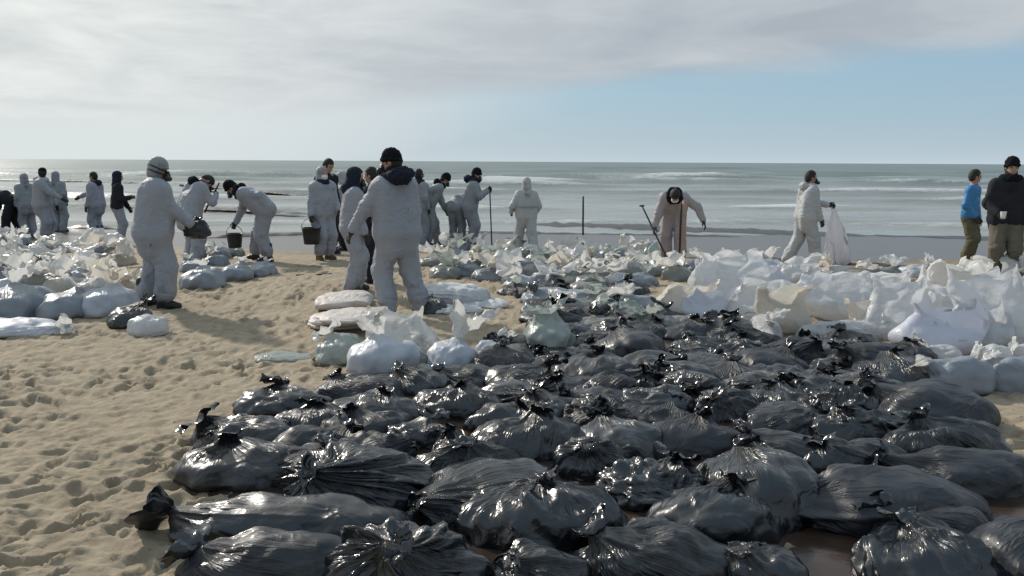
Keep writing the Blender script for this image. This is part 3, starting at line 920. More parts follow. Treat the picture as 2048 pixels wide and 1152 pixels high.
# right pile: large slack white bags
def slack_geo(seed, w_, d_, H, lean=(0, 0), ear=.22, crump=.05, cf=2.6, fold=0.0, nu=88, ns=46):
    """a half empty sack standing open: full base, walls closing to a wavering mouth with peaked corners, big sharp creases"""
    rg = np.random.default_rng(seed)
    u = np.linspace(0, 2 * math.pi, nu, endpoint=False)[None, :]; t = np.linspace(0, 1, ns)[:, None]
    A = w_ / 2 * (.80 + .22 * np.sin(np.pi * np.clip(t * 1.25, 0, 1)) ** .7 + .04 * t)
    B = d_ / 2 * ((1 - .72 * t ** 1.5) * (.75 + .25 * np.sin(np.pi * np.clip(t * 1.6, 0, 1))))
    cu, su = np.cos(u), np.sin(u)
    x = A * np.sign(cu) * np.abs(cu) ** .75; y = B * np.sign(su) * np.abs(su) ** .75
    ph = rg.uniform(0, 6.28, 4)
    mouth = 1 + ear * (np.abs(cu) ** 4 * np.where(cu > 0, rg.uniform(.1, 1), rg.uniform(.1, 1)) - .35) + .10 * np.sin(2 * u + ph[0]) + .07 * np.sin(3 * u + ph[1]) + .05 * np.sin(7 * u + ph[2])
    mouth = 1 + (mouth - 1) * .48
    z = H * t * mouth
    x = x + lean[0] * t ** 1.8 + .05 * np.sin(5 * t + ph[3]); y = y + lean[1] * t ** 1.8
    if fold:                      # the mouth flops over
        q = np.clip((t - (1 - fold)) / fold, 0, 1)
        z = z - H * fold * 1.5 * q ** 1.6 * (.6 + .4 * np.sin(u + ph[1])); y = y - .16 * q * (1 + .4 * cu)
    P = np.stack([x + 0 * z, y + 0 * z, z], -1).reshape(-1, 3)
    T = np.broadcast_to(t, (ns, nu)).reshape(-1)
    am = crump * (.35 + .65 * T)
    D = np.stack([crumple(P * np.array([1, 1, .8]), seed + 7 * k, cf, 5, .7) + .22 * crumple(P, seed + 7 * k + 3, cf * 2.6, 5, .9) for k in range(3)], 1)
    P = P + D * am[:, None] * np.array([1.1, 1.3, .45])
    P += np.stack([perlin(P * 2.2, seed + 40 + k) for k in range(3)], 1) * np.array([.07, .07, .03]) * T[:, None]
    P[:, 2] = np.maximum(P[:, 2], -.01)
    return P, [ring_faces(ns, nu), np.arange(nu)[None, ::-1]]


def sb(cx, cy, wpx, H, mat, label, yaw=0, depth=.75, seed=None, name='white_bag', **kw):
    g, mp = gp(cx, cy, H * .45)
    sd = seed or int(cx * 3 + cy)
    P, Fs = slack_geo(sd, wpx * mp, max(.32, wpx * mp * depth), H, **kw)
    o = mk('white_bag', P, Fs, mat, None, (g.x, g.y, gz(g.x, g.y)), R(yaw))
    return tag(o, label, 'bag', 'slack white bags piled beside the black heap')


sb(808, 668, 140, .36, M_TORN, 'torn white plastic bag with dark smears behind the plump white tied bag', -18, crump=.07, lean=(-.14, .1), ear=.5)
sb(1468, 560, 160, .60, M_WHT, 'largest bright white bag with a wide squared open mouth, nearest the pink wooden post', 12, crump=.06, lean=(-.05, .1), ear=.3)
sb(1520, 606, 135, .46, M_WHT, 'slack white bag sagging before the one with the squared mouth', -20, crump=.07, lean=(.1, -.05), ear=.4)
sb(1365, 606, 120, .36, M_CRM, 'creased creamy bag with a slanting top before the pink wooden post', 15, crump=.07, lean=(.16, 0), ear=.35)
sb(1412, 614, 92, .34, M_BLUEW, 'small lilac white bag leaning on the slanting creamy one', -10, crump=.035, lean=(.05, 0), ear=.2)
sb(1566, 616, 104, .56, M_CRM, 'cream bag with a flopped over rim standing above the black bags', 8, crump=.045, fold=.28, ear=.15)
wb(1532, 655, 46, 60, .24, (240, 50), M_WHT, M_TOPW, .22, .07, 'thin twisted white bag neck hanging over the black bags under the cream bag', **LIE)
sb(1690, 592, 190, .50, M_WHT, 'broad white bag with a long diagonal crease, in front of the walking person', 10, crump=.08, cf=2.0, lean=(-.12, .05), ear=.45)
sb(1785, 622, 120, .58, M_WHT, 'white bag with flat triangular faces beside the broad creased one', -25, crump=.08, cf=1.7, lean=(.1, 0), ear=.5)
sb(1846, 594, 52, .50, M_TOPW, 'narrow white bag twisted into a wrung neck', 40, crump=.05, lean=(.06, 0), ear=.5)
sb(1908, 562, 96, .52, M_TOPW, 'tall white bag with a bright rolled rim before the person in blue', 5, crump=.05, fold=.2, ear=.35)
sb(2002, 625, 160, .66, M_WHT, 'huge white bag with smooth flat sides in front of the man in the black cap', -8, crump=.06, cf=1.6, lean=(-.1, .1), ear=.35)
sb(1880, 660, 175, .40, M_PRINT, 'smooth lavender white bag with faint dark print on its face', 4, crump=.04, cf=1.8, ear=.3)
wb(1682, 662, 165, 38, .20, (0, 25), M_WHT, M_TOPW, .12, .12, 'flat white bag lying before the broad creased bag', **{**LIE, 'crump': .03})
sb(1640, 590, 84, .38, M_WHT, 'grey white crumpled bag between the cream and the broad creased bags', 30, crump=.08, ear=.4)
sb(1590, 548, 88, .30, M_WHT, 'crumpled grey bag behind the squared mouth bag, close to the walking person', -30, crump=.08, ear=.4)
sb(1545, 556, 62, .36, M_BLUEW, 'bluish white bag top poking up beside the squared mouth', 15, crump=.06, ear=.6)
sb(1972, 566, 90, .36, M_WHT, 'small ruffled white bag by the trousers of the man in the black cap', 20, crump=.07, ear=.5)
sb(2046, 582, 80, .40, M_WHT, 'white bag half cut by the photo edge behind the huge one', -15, crump=.07, ear=.4)
sb(1768, 572, 120, .34, M_WHT, 'ruffled white bag behind the triangular faced one', 12, crump=.08, ear=.5)
sb(1420, 546, 70, .30, M_WHT, 'low white bag squeezed between the pink post and the squared mouth bag', -35, crump=.08, ear=.5)
sb(1872, 612, 96, .40, M_WHT, 'small white bag wedged between the tall rolled rim bag and the lavender one', 25, crump=.06, ear=.3)
sb(1735, 640, 84, .34, M_CRM, 'low creamy white bag tucked under the broad creased one', -22, crump=.07, ear=.3)
sb(1950, 655, 120, .42, M_WHT, 'plain white bag leaning between the lavender and the huge bags', -12, crump=.06, ear=.35)
wb(1885, 712, 92, 40, .18, (200, 40), M_WHT, M_TOPW, .16, .08, 'small white bag with a star of pleats above the grey blue bag', **{**LIE, 'pleat': .1})
wb(1990, 712, 78, 40, .19, (180, 25), M_WHT, M_TOPW, .08, .06, 'rounded bright white bag next to the one with a star of pleats', **LIE)
wb(2052, 712, 70, 44, .20, (170, 35), M_WHT, M_TOPW, .12, .08, 'white bag cut by the photo edge above the pale grey bag', **LIE)
wb(1920, 752, 135, 58, .27, (165, 35), M_FILLG, M_TOPW, .10, .05, 'slate grey filled bag at the bare sand patch', name='grey_bag', **LIE)
wb(2025, 748, 130, 56, .27, (150, 45), M_FILLG, M_TOPW, .10, .06, 'pale grey filled bag cut by the photo edge at the bare sand', name='grey_bag', **LIE)


def fill_zone(rows, mats, tops, anchor, cat_name, seed, size, H, tl, tf, kind):
    rg = np.random.default_rng(seed)
    for (ry, x0, x1, step, where) in rows:
        x = x0; i = 0
        while x <= x1:
            cy = ry + rg.uniform(-5, 5)
            g, mp = gp(x, cy, 0.1)
            wm = rg.uniform(*size)
            mi = rg.integers(len(mats))
            ln = rg.uniform(*tl)
            look = ('tall' if ln > 0.6 * tl[0] + 0.4 * tl[1] else 'short') + (' spreading' if rg.random() < .5 else ' ragged') + ' top'
            bag_px(cat_name, x, cy, wm / mp, 40, rg.uniform(*H), (rg.uniform(0, 360), rg.uniform(50, 85)), mats[mi], tops[rg.integers(len(tops))],
                   ln, rg.uniform(*tf), f'{kind}, {look}, {NTH[i]} in the {where}', 'bag', anchor, seed=int(rg.integers(1e6)), dmin=.36, dmax=.5, tr0=rg.uniform(.03, .06),
                   pleat=.06, nfold=16, crump=float(rg.uniform(.012, .035)), nu=52, nv=30, yaw=rg.uniform(-40, 40), topn=(36, 11))
            x += step * rg.uniform(.8, 1.2); i += 1


fill_zone([(478, 8, 60, 34, 'row by the man bent double'),
           (500, 30, 250, 50, 'row by the reaching pair'),
           (522, 0, 262, 46, 'row beside helmeted person'),
           (548, 14, 262, 50, 'row behind three grey bags'),
           (574, 30, 262, 58, 'row atop three grey bags')],
          [M_FILLG, M_FILL, M_FILLM, M_CRM], [M_TOPW, M_CRM, M_TOPW, M_TOPW], 'white topped bags in the pile by the helmeted person', 'white_bag', 101, (.46, .60), (.2, .28), (.26, .40), (.17, .27), 'white knotted bag')
fill_zone([(508, 400, 500, 34, 'row under stooping person'), (526, 385, 470, 38, 'second row under stooping person')],
          [M_FILLG, M_FILLM], [M_TOPW, M_GRN], 'bags below the stooping person', 'grey_bag', 103, (.34, .48), (.18, .24), (.12, .22), (.07, .12), 'grey knotted bag')
fill_zone([(497, 880, 990, 38, 'row by the upright spade'), (510, 905, 1300, 46, 'row below hooded walker'), (527, 865, 1400, 44, 'second row below hooded walker'),
           (545, 890, 1400, 48, 'third row below hooded walker'), (562, 1040, 1330, 52, 'fourth row below hooded walker')],
          [M_FILLM, M_FILLG, M_FILLM, M_FILL], [M_TOPW, M_CRM, M_TOPW, M_TOPW, M_GRN], 'white topped bags between sea and heap', 'white_bag', 105, (.44, .58), (.17, .24), (.22, .36), (.16, .26), 'white knotted bag')
fill_zone([(578, 1040, 1330, 70, 'row beside the white sheet'), (594, 1095, 1300, 66, 'row behind slanting creamy bag'), (612, 1090, 1290, 66, 'row before slanting creamy bag'), (629, 1095, 1340, 70, 'row behind the bluish dome'), (646, 1120, 1560, 72, 'row beside the bluish dome')],
          [M_FILLM, M_FILLG, M_FILLM, B1], [M_GRN, M_TOPB, M_GRN, M_TOPW], 'murky bags behind the black heap', 'murky_bag', 107, (.55, .72), (.15, .2), (.10, .2), (.06, .12), 'murky grey bag')

fill_zone([(536, 1440, 1560, 52, 'row behind squared mouth bag'), (548, 1620, 1880, 56, 'row by the striding person'), (556, 1930, 2050, 56, 'row by the khaki trousers')],
          [M_FILLM, M_FILL, M_WHT], [M_WHT, M_TOPW, M_CRM], 'white topped bags behind the slack white bags', 'white_bag', 111, (.46, .6), (.18, .25), (.2, .34), (.16, .26), 'white knotted bag')

# folded sacks under the standing pair, sheets at their feet
FLAT = dict(sq=.55, pleat=0, nfold=1, rise=0, dim=0, neck=.02, flat=.9, sag=.03, nu=72, nv=40)
for (cx, cy, w_, h_, H, lift, lab) in [(690, 640, 150, 40, .085, 0.0, 'lowest pinkish folded sack of the stack before the standing pair'),
                                       (682, 634, 140, 36, .075, .075, 'second folded sack from the ground in the stack before the standing pair'),
                                       (700, 630, 130, 36, .07, .14, 'third folded sack from the ground, ridged edge, before the standing pair'),
                                       (690, 600, 118, 46, .16, 0.0, 'puffy white sack lying behind the ridged stack of sacks')]:
    bag_px('folded_sack', cx, cy, w_, h_, H, (90, 70), M_SACK, M_SACK, 0, 0, lab, 'sack', 'empty sacks before the standing pair', lift=lift, dmin=.4, crump=.018, cf=5, **FLAT)
SH = dict(sq=.75, pleat=.08, nfold=12, lens=(1.4, 2.8), rise=.0, dim=.05, neck=.05, flat=.85, sag=.05, nu=96, nv=52)
bag_px('plastic_sheet', 905, 592, 165, 52, .26, (175, 20), M_SHEET, M_SHEET, 0, 0, 'long white plastic sheet heaped on the sand behind the tall back turned person', 'sheet', None, crump=.05, cf=4, yaw=-14, dmax=.75, **SH)
bag_px('plastic_sheet', 965, 606, 125, 30, .10, (175, 20), M_SHEET, M_SHEET, 0, 0, 'flat squared end of white sheet pointing at the bare sand', 'sheet', None, crump=.03, cf=4, yaw=-10, dmax=.6, **SH)
bag_px('plastic_sheet', 905, 618, 130, 22, .08, (175, 20), M_SHEET, M_SHEET, 0, 0, 'narrow strip of white sheet lying nearest the torn white bag', 'sheet', None, crump=.03, cf=4, dmax=.5, **SH)
bag_px('black_bag', 868, 612, 62, 30, .16, (120, 50), B0, M_TOPB, .10, .06, 'small dark bag lying by the heels of the tall back turned person', 'bag', None, **LIE)
bag_px('plastic_sheet', 568, 712, 135, 26, .05, (175, 20), M_GRN, M_GRN, 0, 0, 'thin wet grey sheet on the sand beside the limp translucent bag', 'sheet', None, crump=.02, cf=5, dmax=.45, **SH)

# ------------------------------------------------------------------ signed distance bodies
def cap_sdf(P, a, b, ra, rb):
    a = np.asarray(a, float); b = np.asarray(b, float)
    ab = b - a
    t = np.clip(((P - a) @ ab) / max(1e-9, ab @ ab), 0, 1)
    return np.linalg.norm(P - a - t[:, None] * ab, axis=1) - (ra + (rb - ra) * t)


def ell_sdf(P, c, r, M=None):
    q = P - np.asarray(c)
    if M is not None:
        q = q @ M            # M columns: local axes in body space
    r = np.asarray(r)
    k0 = np.linalg.norm(q / r, axis=1); k1 = np.linalg.norm(q / (r * r), axis=1)
    return k0 * (k0 - 1) / np.maximum(k1, 1e-6)


def smin(a, b, k):
    h = np.clip(0.5 + 0.5 * (b - a) / k, 0, 1)
    return b + (a - b) * h - k * h * (1 - h)


def nets(fun, lo, hi, h):
    """surface nets: one closed quad mesh of the zero level"""
    n = [int(math.ceil((hi[i] - lo[i]) / h)) + 1 for i in range(3)]
    ax = [lo[i] + h * np.arange(n[i]) for i in range(3)]
    G = np.stack(np.meshgrid(*ax, indexing='ij'), -1).reshape(-1, 3)
    V = fun(G).reshape(n)
    S = V < 0
    shp = tuple(k - 1 for k in n)
    cnt = np.zeros(shp); pos = np.zeros(shp + (3,))
    I = np.stack(np.meshgrid(*[np.arange(k) for k in shp], indexing='ij'), -1)
    for d in range(3):
        sl0 = [slice(None)] * 3; sl1 = [slice(None)] * 3
        sl0[d] = slice(0, -1); sl1[d] = slice(1, None)
        va, vb = V[tuple(sl0)], V[tuple(sl1)]
        cr = S[tuple(sl0)] != S[tuple(sl1)]
        t = np.where(cr, va / np.where(cr, va - vb, 1), 0)
        e, f = [k for k in range(3) if k != d]
        for de in (0, 1):
            for df in (0, 1):
                sl = [slice(None)] * 3
                sl[e] = slice(de, de + shp[e]); sl[f] = slice(df, df + shp[f])
                c_ = cr[tuple(sl)]
                cnt += c_
                pos[..., d] += c_ * t[tuple(sl)]
                pos[..., e] += c_ * de; pos[..., f] += c_ * df
    act = cnt > 0
    idx = -np.ones(shp, int); idx[act] = np.arange(act.sum())
    P = (pos[act] / cnt[act][:, None] + I[act]) * h + np.asarray(lo)
    Q = []
    for d in range(3):
        e, f = (d + 1) % 3, (d + 2) % 3
        sl0 = [slice(1, -1)] * 3; sl1 = [slice(1, -1)] * 3
        sl0[d] = slice(0, -1); sl1[d] = slice(1, None)
        a, b = S[tuple(sl0)], S[tuple(sl1)]
        for mask, flip in ((a & ~b, False), (~a & b, True)):
            ii = np.argwhere(mask)
            if not len(ii):
                continue
            off = np.array([1, 1, 1]); off[d] = 0
            c = ii + off
            quad = []
            for (oe, of) in ((-1, -1), (0, -1), (0, 0), (-1, 0)):
                k = c.copy(); k[:, e] += oe; k[:, f] += of
                quad.append(idx[k[:, 0], k[:, 1], k[:, 2]])
            quad = np.stack(quad, 1)
            Q.append(quad[:, ::-1] if flip else quad)
    return P, np.concatenate(Q)


def vnormals(P, Q):
    n = np.cross(P[Q[:, 2]] - P[Q[:, 0]], P[Q[:, 3]] - P[Q[:, 1]])
    N = np.zeros_like(P)
    for k in range(4):
        np.add.at(N, Q[:, k], n)
    return N / np.maximum(1e-9, np.linalg.norm(N, axis=1))[:, None]


def prims_fun(prims):
    def fun(P):
        out = None
        for (k, kind, *a) in prims:
            dd = cap_sdf(P, *a) if kind == 'c' else ell_sdf(P, *a)
            out = dd if out is None else smin(out, dd, k)
        return out
    return fun


def prim_box(prims, pad):
    L = []; H = []
    for (k, kind, *a) in prims:
        if kind == 'c':
            r = max(a[2], a[3]); p = np.array([a[0], a[1]])
            L.append(p.min(0) - r); H.append(p.max(0) + r)
        else:
            r = max(a[1]); L.append(np.asarray(a[0]) - r); H.append(np.asarray(a[0]) + r)
    return np.min(L, 0) - pad, np.max(H, 0) + pad


def sdf_mesh(prims, h, post=None):
    lo, hi = prim_box(prims, 2.5 * h + 0.01)
    f = prims_fun(prims)
    return nets((lambda P: post(P, f(P))) if post else f, lo, hi, h)


def me_of(name, P, Q, mat):
    o = mk(name, P, Q, mat)
    me = o.data
    bpy.data.objects.remove(o)
    return me


# hand in a glove: x along the fingers, y to the thumb side, z back of the hand
def hand_me(name, curl, side, mat):
    p = [(.012, 'e', (.045, 0, 0), (.055, .043, .019)), (.015, 'c', (-.06, 0, 0), (.03, 0, 0), .036, .034)]
    for i, (y, l) in enumerate(((.030, .92), (.010, 1.0), (-.011, .94), (-.031, .76))):
        a = np.array([.082, y, 0.]); ang = curl * .35
        for k, (sl, r0, r1) in enumerate(((.044, .0125, .0115), (.028, .0115, .0105), (.022, .0105, .009))):
            b = a + l * sl * np.array([math.cos(ang), y * .25, -math.sin(ang)])
            p.append((.006, 'c', a, b, r0, r1)); a = b; ang += curl
    a = np.array([.012, .030, -.004])
    for (v, r0, r1) in (((.032, .026, -.012), .017, .014), ((.030, .012, -.010 - .012 * curl), .0135, .012), ((.022, .002, -.006 - .012 * curl), .012, .009)):
        b = a + np.array(v); p.append((.008, 'c', a, b, r0, r1)); a = b
    P, Q = sdf_mesh(p, .0055)
    if side < 0:
        P = P * np.array([1, -1, 1]); Q = Q[:, ::-1]
    return me_of(name, P, Q, mat)


GLOVE = {(c, s): hand_me('glove', {'relaxed': .45, 'grip': 1.15}[c], s, M_RUB) for c in ('relaxed', 'grip') for s in (1, -1)}


def boot_me(name, tall, mat):
    p = [(.03, 'c', (-.01, 0, tall), (-.015, 0, .10), .066, .052), (.03, 'c', (-.04, 0, .055), (.09, 0, .05), .048, .045), (.03, 'c', (.08, 0, .045), (.16, 0, .040), .045, .036),
         (.01, 'c', (-.05, 0, .018), (.15, 0, .018), .046, .043)]

    def post(P, d):
        return np.maximum(d, -P[:, 2])
    P, Q = sdf_mesh(p, .013, post)
    return me_of(name, P, Q, mat)


BOOT = boot_me('boot', .13, M_BOOT)
BOOTT = boot_me('boot', .30, M_RUB)
BOOTM = boot_me('boot', .22, M_MUD)


# headgear, in the frame of the head: x forward, y left, z up, origin mid skull
def head_prims():
    p = [(.01, 'e', (0, 0, .02), (.098, .077, .105)), (.03, 'e', (.028, 0, -.062), (.066, .058, .062)), (.012, 'c', (.092, 0, -.005), (.108, 0, -.034), .010, .014),
         (.008, 'e', (.0, .078, -.012), (.026, .012, .034)), (.008, 'e', (.0, -.078, -.012), (.026, .012, .034)), (.010, 'c', (.080, -.020, -.070), (.080, .020, -.070), .012, .012),
         (.010, 'c', (.082, -.034, .020), (.082, .034, .020), .014, .014)]
    return p


def gear(name, prims, mat, h=.009, cut=None, noise=0.0, nf=30, seed=3):
    P, Q = sdf_mesh(prims, h, cut)
    if noise:
        P = P + vnormals(P, Q) * (noise * fbm(P * nf, 2, seed))[:, None]
    return me_of(name, P, Q, mat)


def ring_pr(c, rx, ry, r, n=14, tilt=0.0, arc=(0, 360), k=.01):
    pts = []
    for i in range(n + 1):
        a = R(arc[0] + (arc[1] - arc[0]) * i / n)
        x, y = rx * math.cos(a), ry * math.sin(a)
        pts.append((c[0] + x, c[1] + y, c[2] + x * tilt))
    return [(k, 'c', pts[i], pts[i + 1], r, r) for i in range(n)]


def face_cut(x0, z1):
    def cut(P, d):
        f = np.minimum(P[:, 0] - x0, z1 - P[:, 2])        # >0 inside the face region
        return np.maximum(d, f)
    return cut


G_HAIR = gear('hair', [(.01, 'e', (-.008, 0, .028), (.104, .088, .110)), (.03, 'e', (-.045, 0, -.02), (.065, .080, .085))], M_HAIR, .008, face_cut(.045, .055), .008, 55)
G_BEANIE = gear('knit_cap', [(.01, 'e', (-.004, 0, .045), (.112, .096, .115))] + ring_pr((0, 0, .02), .102, .086, .018, 16, .15), M_CAP, .008,
                lambda P, d: np.maximum(d, -.005 - P[:, 2] + P[:, 0] * .2), .012, 26)
G_CAP = gear('peaked_cap', [(.01, 'e', (-.004, 0, .05), (.106, .090, .085)), (.01, 'c', (.09, -.03, .045), (.09, .03, .045), .02, .02), (.01, 'c', (.14, -.02, .035), (.14, .02, .035), .014, .014)], M_CAP, .008,
             lambda P, d: np.maximum(d, .028 - P[:, 2]))
HOODP = [(.01, 'e', (-.018, 0, .022), (.122, .100, .128)), (.05, 'e', (-.02, 0, -.09), (.100, .098, .10)), (.05, 'c', (-.03, 0, -.12), (-.03, 0, -.19), .10, .12)]
G_HOOD = {}
for nm, mt in (('white', M_SUITB), ('grey', M_SUITG), ('dark', M_NAVY), ('suit', M_SUIT)):
    G_HOOD[nm] = gear('hood', HOODP, mt, .010, face_cut(.062, .075), .010, 26, 5)
G_HARD = gear('white_hood_cap', [(.01, 'e', (-.006, 0, .040), (.116, .100, .112)), (.04, 'e', (-.03, 0, -.05), (.092, .092, .10))] + ring_pr((0, 0, .010), .110, .094, .012, 16, .1), M_SUITG, .009, face_cut(.058, .020))
G_STRAP = gear('mask_strap', ring_pr((0, 0, .015), .118, .103, .009, 22, -.22) + ring_pr((-.005, 0, -.035), .112, .103, .008, 22, -.15), M_RUB, .0065)
G_RESP = gear('respirator', [(.01, 'e', (.096, 0, -.055), (.050, .046, .052)), (.008, 'c', (.105, .035, -.075), (.125, .072, -.088), .034, .034), (.008, 'c', (.105, -.035, -.075), (.125, -.072, -.088), .034, .034)], M_RUB, .008)
G_GOG = gear('goggles', [(.01, 'c', (.098, -.040, .012), (.098, .040, .012), .030, .030)] + ring_pr((0, 0, .012), .104, .092, .010, 18), M_GLASS, .008)
G_WMASK = gear('face_mask', [(.01, 'e', (.070, 0, -.058), (.052, .064, .058))], M_MASK, .008)
G_COLL = {}
for nm, mt in (('dark', M_NAVY), ('white', M_SUITB), ('black', M_CAP)):
    G_COLL[nm] = gear('collar', ring_pr((-.02, 0, -.165), .095, .105, .052, 14, .25) + [(.03, 'e', (-.115, 0, -.155), (.075, .12, .070))], mt, .011, None, .022, 17, 9)
G_BIGCOLL = gear('fur_hood', ring_pr((-.03, 0, -.150), .105, .12, .058, 14, .25) + [(.03, 'e', (-.15, 0, -.125), (.10, .16, .085))], M_NAVY, .011, None, .030, 20, 13)
G_SCARF = gear('scarf', [(.02, 'c', (.0, 0, -.085), (-.03, 0, -.19), .078, .092)], M_NAVY, .009, None, .010, 30, 4)
me_eye = gear('eye', [(.001, 'e', (0, 0, 0), (.012, .012, .012))], M_EYE, .005)


# ------------------------------------------------------------------ people
def ik(a, b, l1, l2, hint):
    d = b - a; L = np.linalg.norm(d)
    m = (l1 + l2) * .995
    if L > m:
        d = d / L * m; L = m; b = a + d
    L = max(L, abs(l1 - l2) + .02)
    t = (l1 * l1 - l2 * l2 + L * L) / (2 * L)
    hgt = math.sqrt(max(0, l1 * l1 - t * t))
    u = d / max(1e-6, np.linalg.norm(d)); hv = hint - u * (hint @ u); hv /= max(1e-6, np.linalg.norm(hv))
    return a + u * t + hv * hgt, b


PEOPLE = []


def person(label, px, py, hgt, face, lean=3, side=0, bend=None, hip=None, twist=0, hand_l=None, hand_r=None, foot_l=(0, .11), foot_r=(0, -.11), head_pitch=None, head_yaw=0,
           suit=M_SUIT, legs=None, head=('hair',), collar=None, boots=BOOT, fat=1.0, res=.018, grip_l='relaxed', grip_r='relaxed', el_l=None, el_r=None, jacket=None, group='people cleaning the beach',
           gloves=True, seed=None, coat=False, waist=False, z_off=0.0):
    """hands and feet are given as (forward, left, up) metres in the person's own frame for a body 1.75 m tall"""
    g, mp = gp(px, py)
    s = hgt / 1.75
    seed = seed or int(px * 13 + py)
    root = bpy.data.objects.new('person', None); COL.objects.link(root)
    root.empty_display_size = .2
    root.location = (g.x, g.y, gz(g.x, g.y) + z_off); root.rotation_euler.z = R(face)
    tag(root, label, 'person', group)
    v = np.array
    ln, sd = R(lean), R(side)
    hp = v([-.10 * math.sin(ln) * 1.2, 0, .93]) if hip is None else v([hip[0], 0, hip[1]])
    b2 = ln * 1.25 if bend is None else R(bend)
    l1 = ln * .75
    mid = hp + .24 * v([math.sin(l1), math.sin(sd), math.cos(l1)])
    nk = mid + .29 * v([math.sin(b2), math.sin(sd), math.cos(b2)])
    up = nk - mid; up = up / np.linalg.norm(up)
    tw = R(twist)
    lv = v([-math.sin(tw), math.cos(tw), 0.0]); lv -= up * (lv @ up); lv /= np.linalg.norm(lv)
    fw = np.cross(lv, up)
    SL, SR = nk - up * .055 + lv * .175, nk - up * .055 - lv * .175
    HL, HR = hp + v([0, .095, -.02]), hp + v([0, -.095, -.02])
    hl = v(hand_l) if hand_l is not None else SL + v([.06, .07, -.50])
    hr = v(hand_r) if hand_r is not None else SR + v([.06, -.07, -.50])
    EL, WL = ik(SL, hl, .29, .26, v(el_l) if el_l is not None else v([-.6, .5, -.3]))
    ER, WR = ik(SR, hr, .29, .26, v(el_r) if el_r is not None else v([-.6, -.5, -.3]))
    fl = v([foot_l[0], foot_l[1], .09 + (foot_l[2] if len(foot_l) > 2 else 0)]); fr = v([foot_r[0], foot_r[1], .09 + (foot_r[2] if len(foot_r) > 2 else 0)])
    KL, AL = ik(HL, fl, .43, .42, v([1, .12, 0])); KR, AR = ik(HR, fr, .43, .42, v([1, -.12, 0]))
    hpit = ln * .6 if head_pitch is None else R(head_pitch)
    hd = v([math.sin(hpit), 0, math.cos(hpit)])
    hc = nk + .055 * up + .145 * (0.35 * up + .65 * hd) / np.linalg.norm(.35 * up + .65 * hd)
    hy = R(head_yaw)
    hf = v([math.cos(hy) * math.cos(hpit), math.sin(hy), -math.sin(hpit) * math.cos(hy)]); hf /= np.linalg.norm(hf)
    hl_ = np.cross(hd, hf); hl_ /= np.linalg.norm(hl_); hu = np.cross(hf, hl_)
    HM = np.stack([hf, hl_, hu], 1)
    # body: one continuous figure
    pr = []
    for (k, kind, *a) in head_prims():
        if kind == 'c':
            pr.append((k, 'c', HM @ v(a[0]) + hc, HM @ v(a[1]) + hc, a[2], a[3]))
        else:
            pr.append((k, 'e', HM @ v(a[0]) + hc, a[1], HM))
    pr += [(.03, 'c', hc - HM @ v([.02, 0, .05]), nk - up * .03, .055, .062), (.05, 'c', SL, SR, .055, .055), (.05, 'c', HL, SL * .6 + nk * .4, .09, .085), (.05, 'c', HR, SR * .6 + nk * .4, .09, .085),
           (.03, 'c', SL, EL, .05, .04), (.03, 'c', EL, WL, .04, .03), (.03, 'c', SR, ER, .05, .04), (.03, 'c', ER, WR, .04, .03),
           (.03, 'c', HL, KL, .08, .055), (.03, 'c', KL, AL, .055, .04), (.03, 'c', HR, KR, .08, .055), (.03, 'c', KR, AR, .055, .04)]
    sc = lambda prm: [(k * s, kd, *([v(a[0]) * s, v(a[1]) * s, a[2] * s, a[3] * s] if kd == 'c' else [v(a[0]) * s, tuple(q * s for q in a[1]), *a[2:]])) for (k, kd, *a) in prm]
    P, Q = sdf_mesh(sc(pr), .0135)
    mk('body', P, Q, M_SKIN, root)
    # loose clothing
    f = fat
    tor = [(.05, 'c', HL + v([0, .01, .03]), SL * .75 + nk * .25 - up * .04, .125 * f, .105 * f), (.06, 'c', HR + v([0, -.01, .03]), SR * .75 + nk * .25 - up * .04, .125 * f, .105 * f),
           (.07, 'c', SL, SR, .082, .082), (.05, 'c', nk - up * .02, nk + up * .035, .085, .07), (.06, 'c', mid + fw * .02 * f, hp + fw * .01, .120 * f, .115 * f)]
    arms = []
    for S_, E_, W_ in ((SL, EL, WL), (SR, ER, WR)):
        d = (W_ - E_) / np.linalg.norm(W_ - E_)
        arms += [(.05, 'c', S_, E_, .080, .068), (.03, 'c', E_, W_ - d * .02, .070, .056), (.02, 'c', W_ - d * .06, W_ - d * .015, .056, .045)]
    lg = []
    cuff = -.02 if boots is BOOT else .14 if boots is BOOTT else .10
    for H_, K_, A_ in ((HL, KL, AL), (HR, KR, AR)):
        d = (A_ - K_) / np.linalg.norm(A_ - K_)
        lg += [(.025, 'c', H_, K_, .118 * f ** .55, .096 * f ** .5), (.03, 'c', K_, A_ - d * .10, .096 * f ** .5, .092 * f ** .4), (.02, 'c', A_ - d * .14, A_ - d * cuff, .098 * f ** .4, .080 * f ** .3)]
    if coat:
        tor += [(.05, 'c', HL + v([0, .02, -.02]), HL + v([.0, .0, -.16]), .125 * f, .105 * f), (.05, 'c', HR + v([0, -.02, -.02]), HR + v([0, -.0, -.16]), .125 * f, .105 * f)]

    def cloth(name, prm, mat, sd_):
        P, Q = sdf_mesh(sc(prm), res)
        N = vnormals(P, Q)
        w1 = perlin(P * v([9, 9, 2.2]), sd_) + .5 * perlin(P * v([5, 5, 5]), sd_ + 4)
        wp = P + .05 * np.stack([perlin(P * 4, sd_ + k) for k in (11, 12, 13)], 1)
        w2 = 1 - 3.0 * np.abs(perlin(wp * v([8, 8, 3.2]), sd_ + 8))
        w4 = np.zeros(len(P))
        for J in (KL, KR, EL, ER, AL, AR, mid, hp):      # cloth bunches up round knees, elbows, ankles and waist
            w4 += np.exp(-(np.linalg.norm(P / s - J, axis=1) / .17) ** 2)
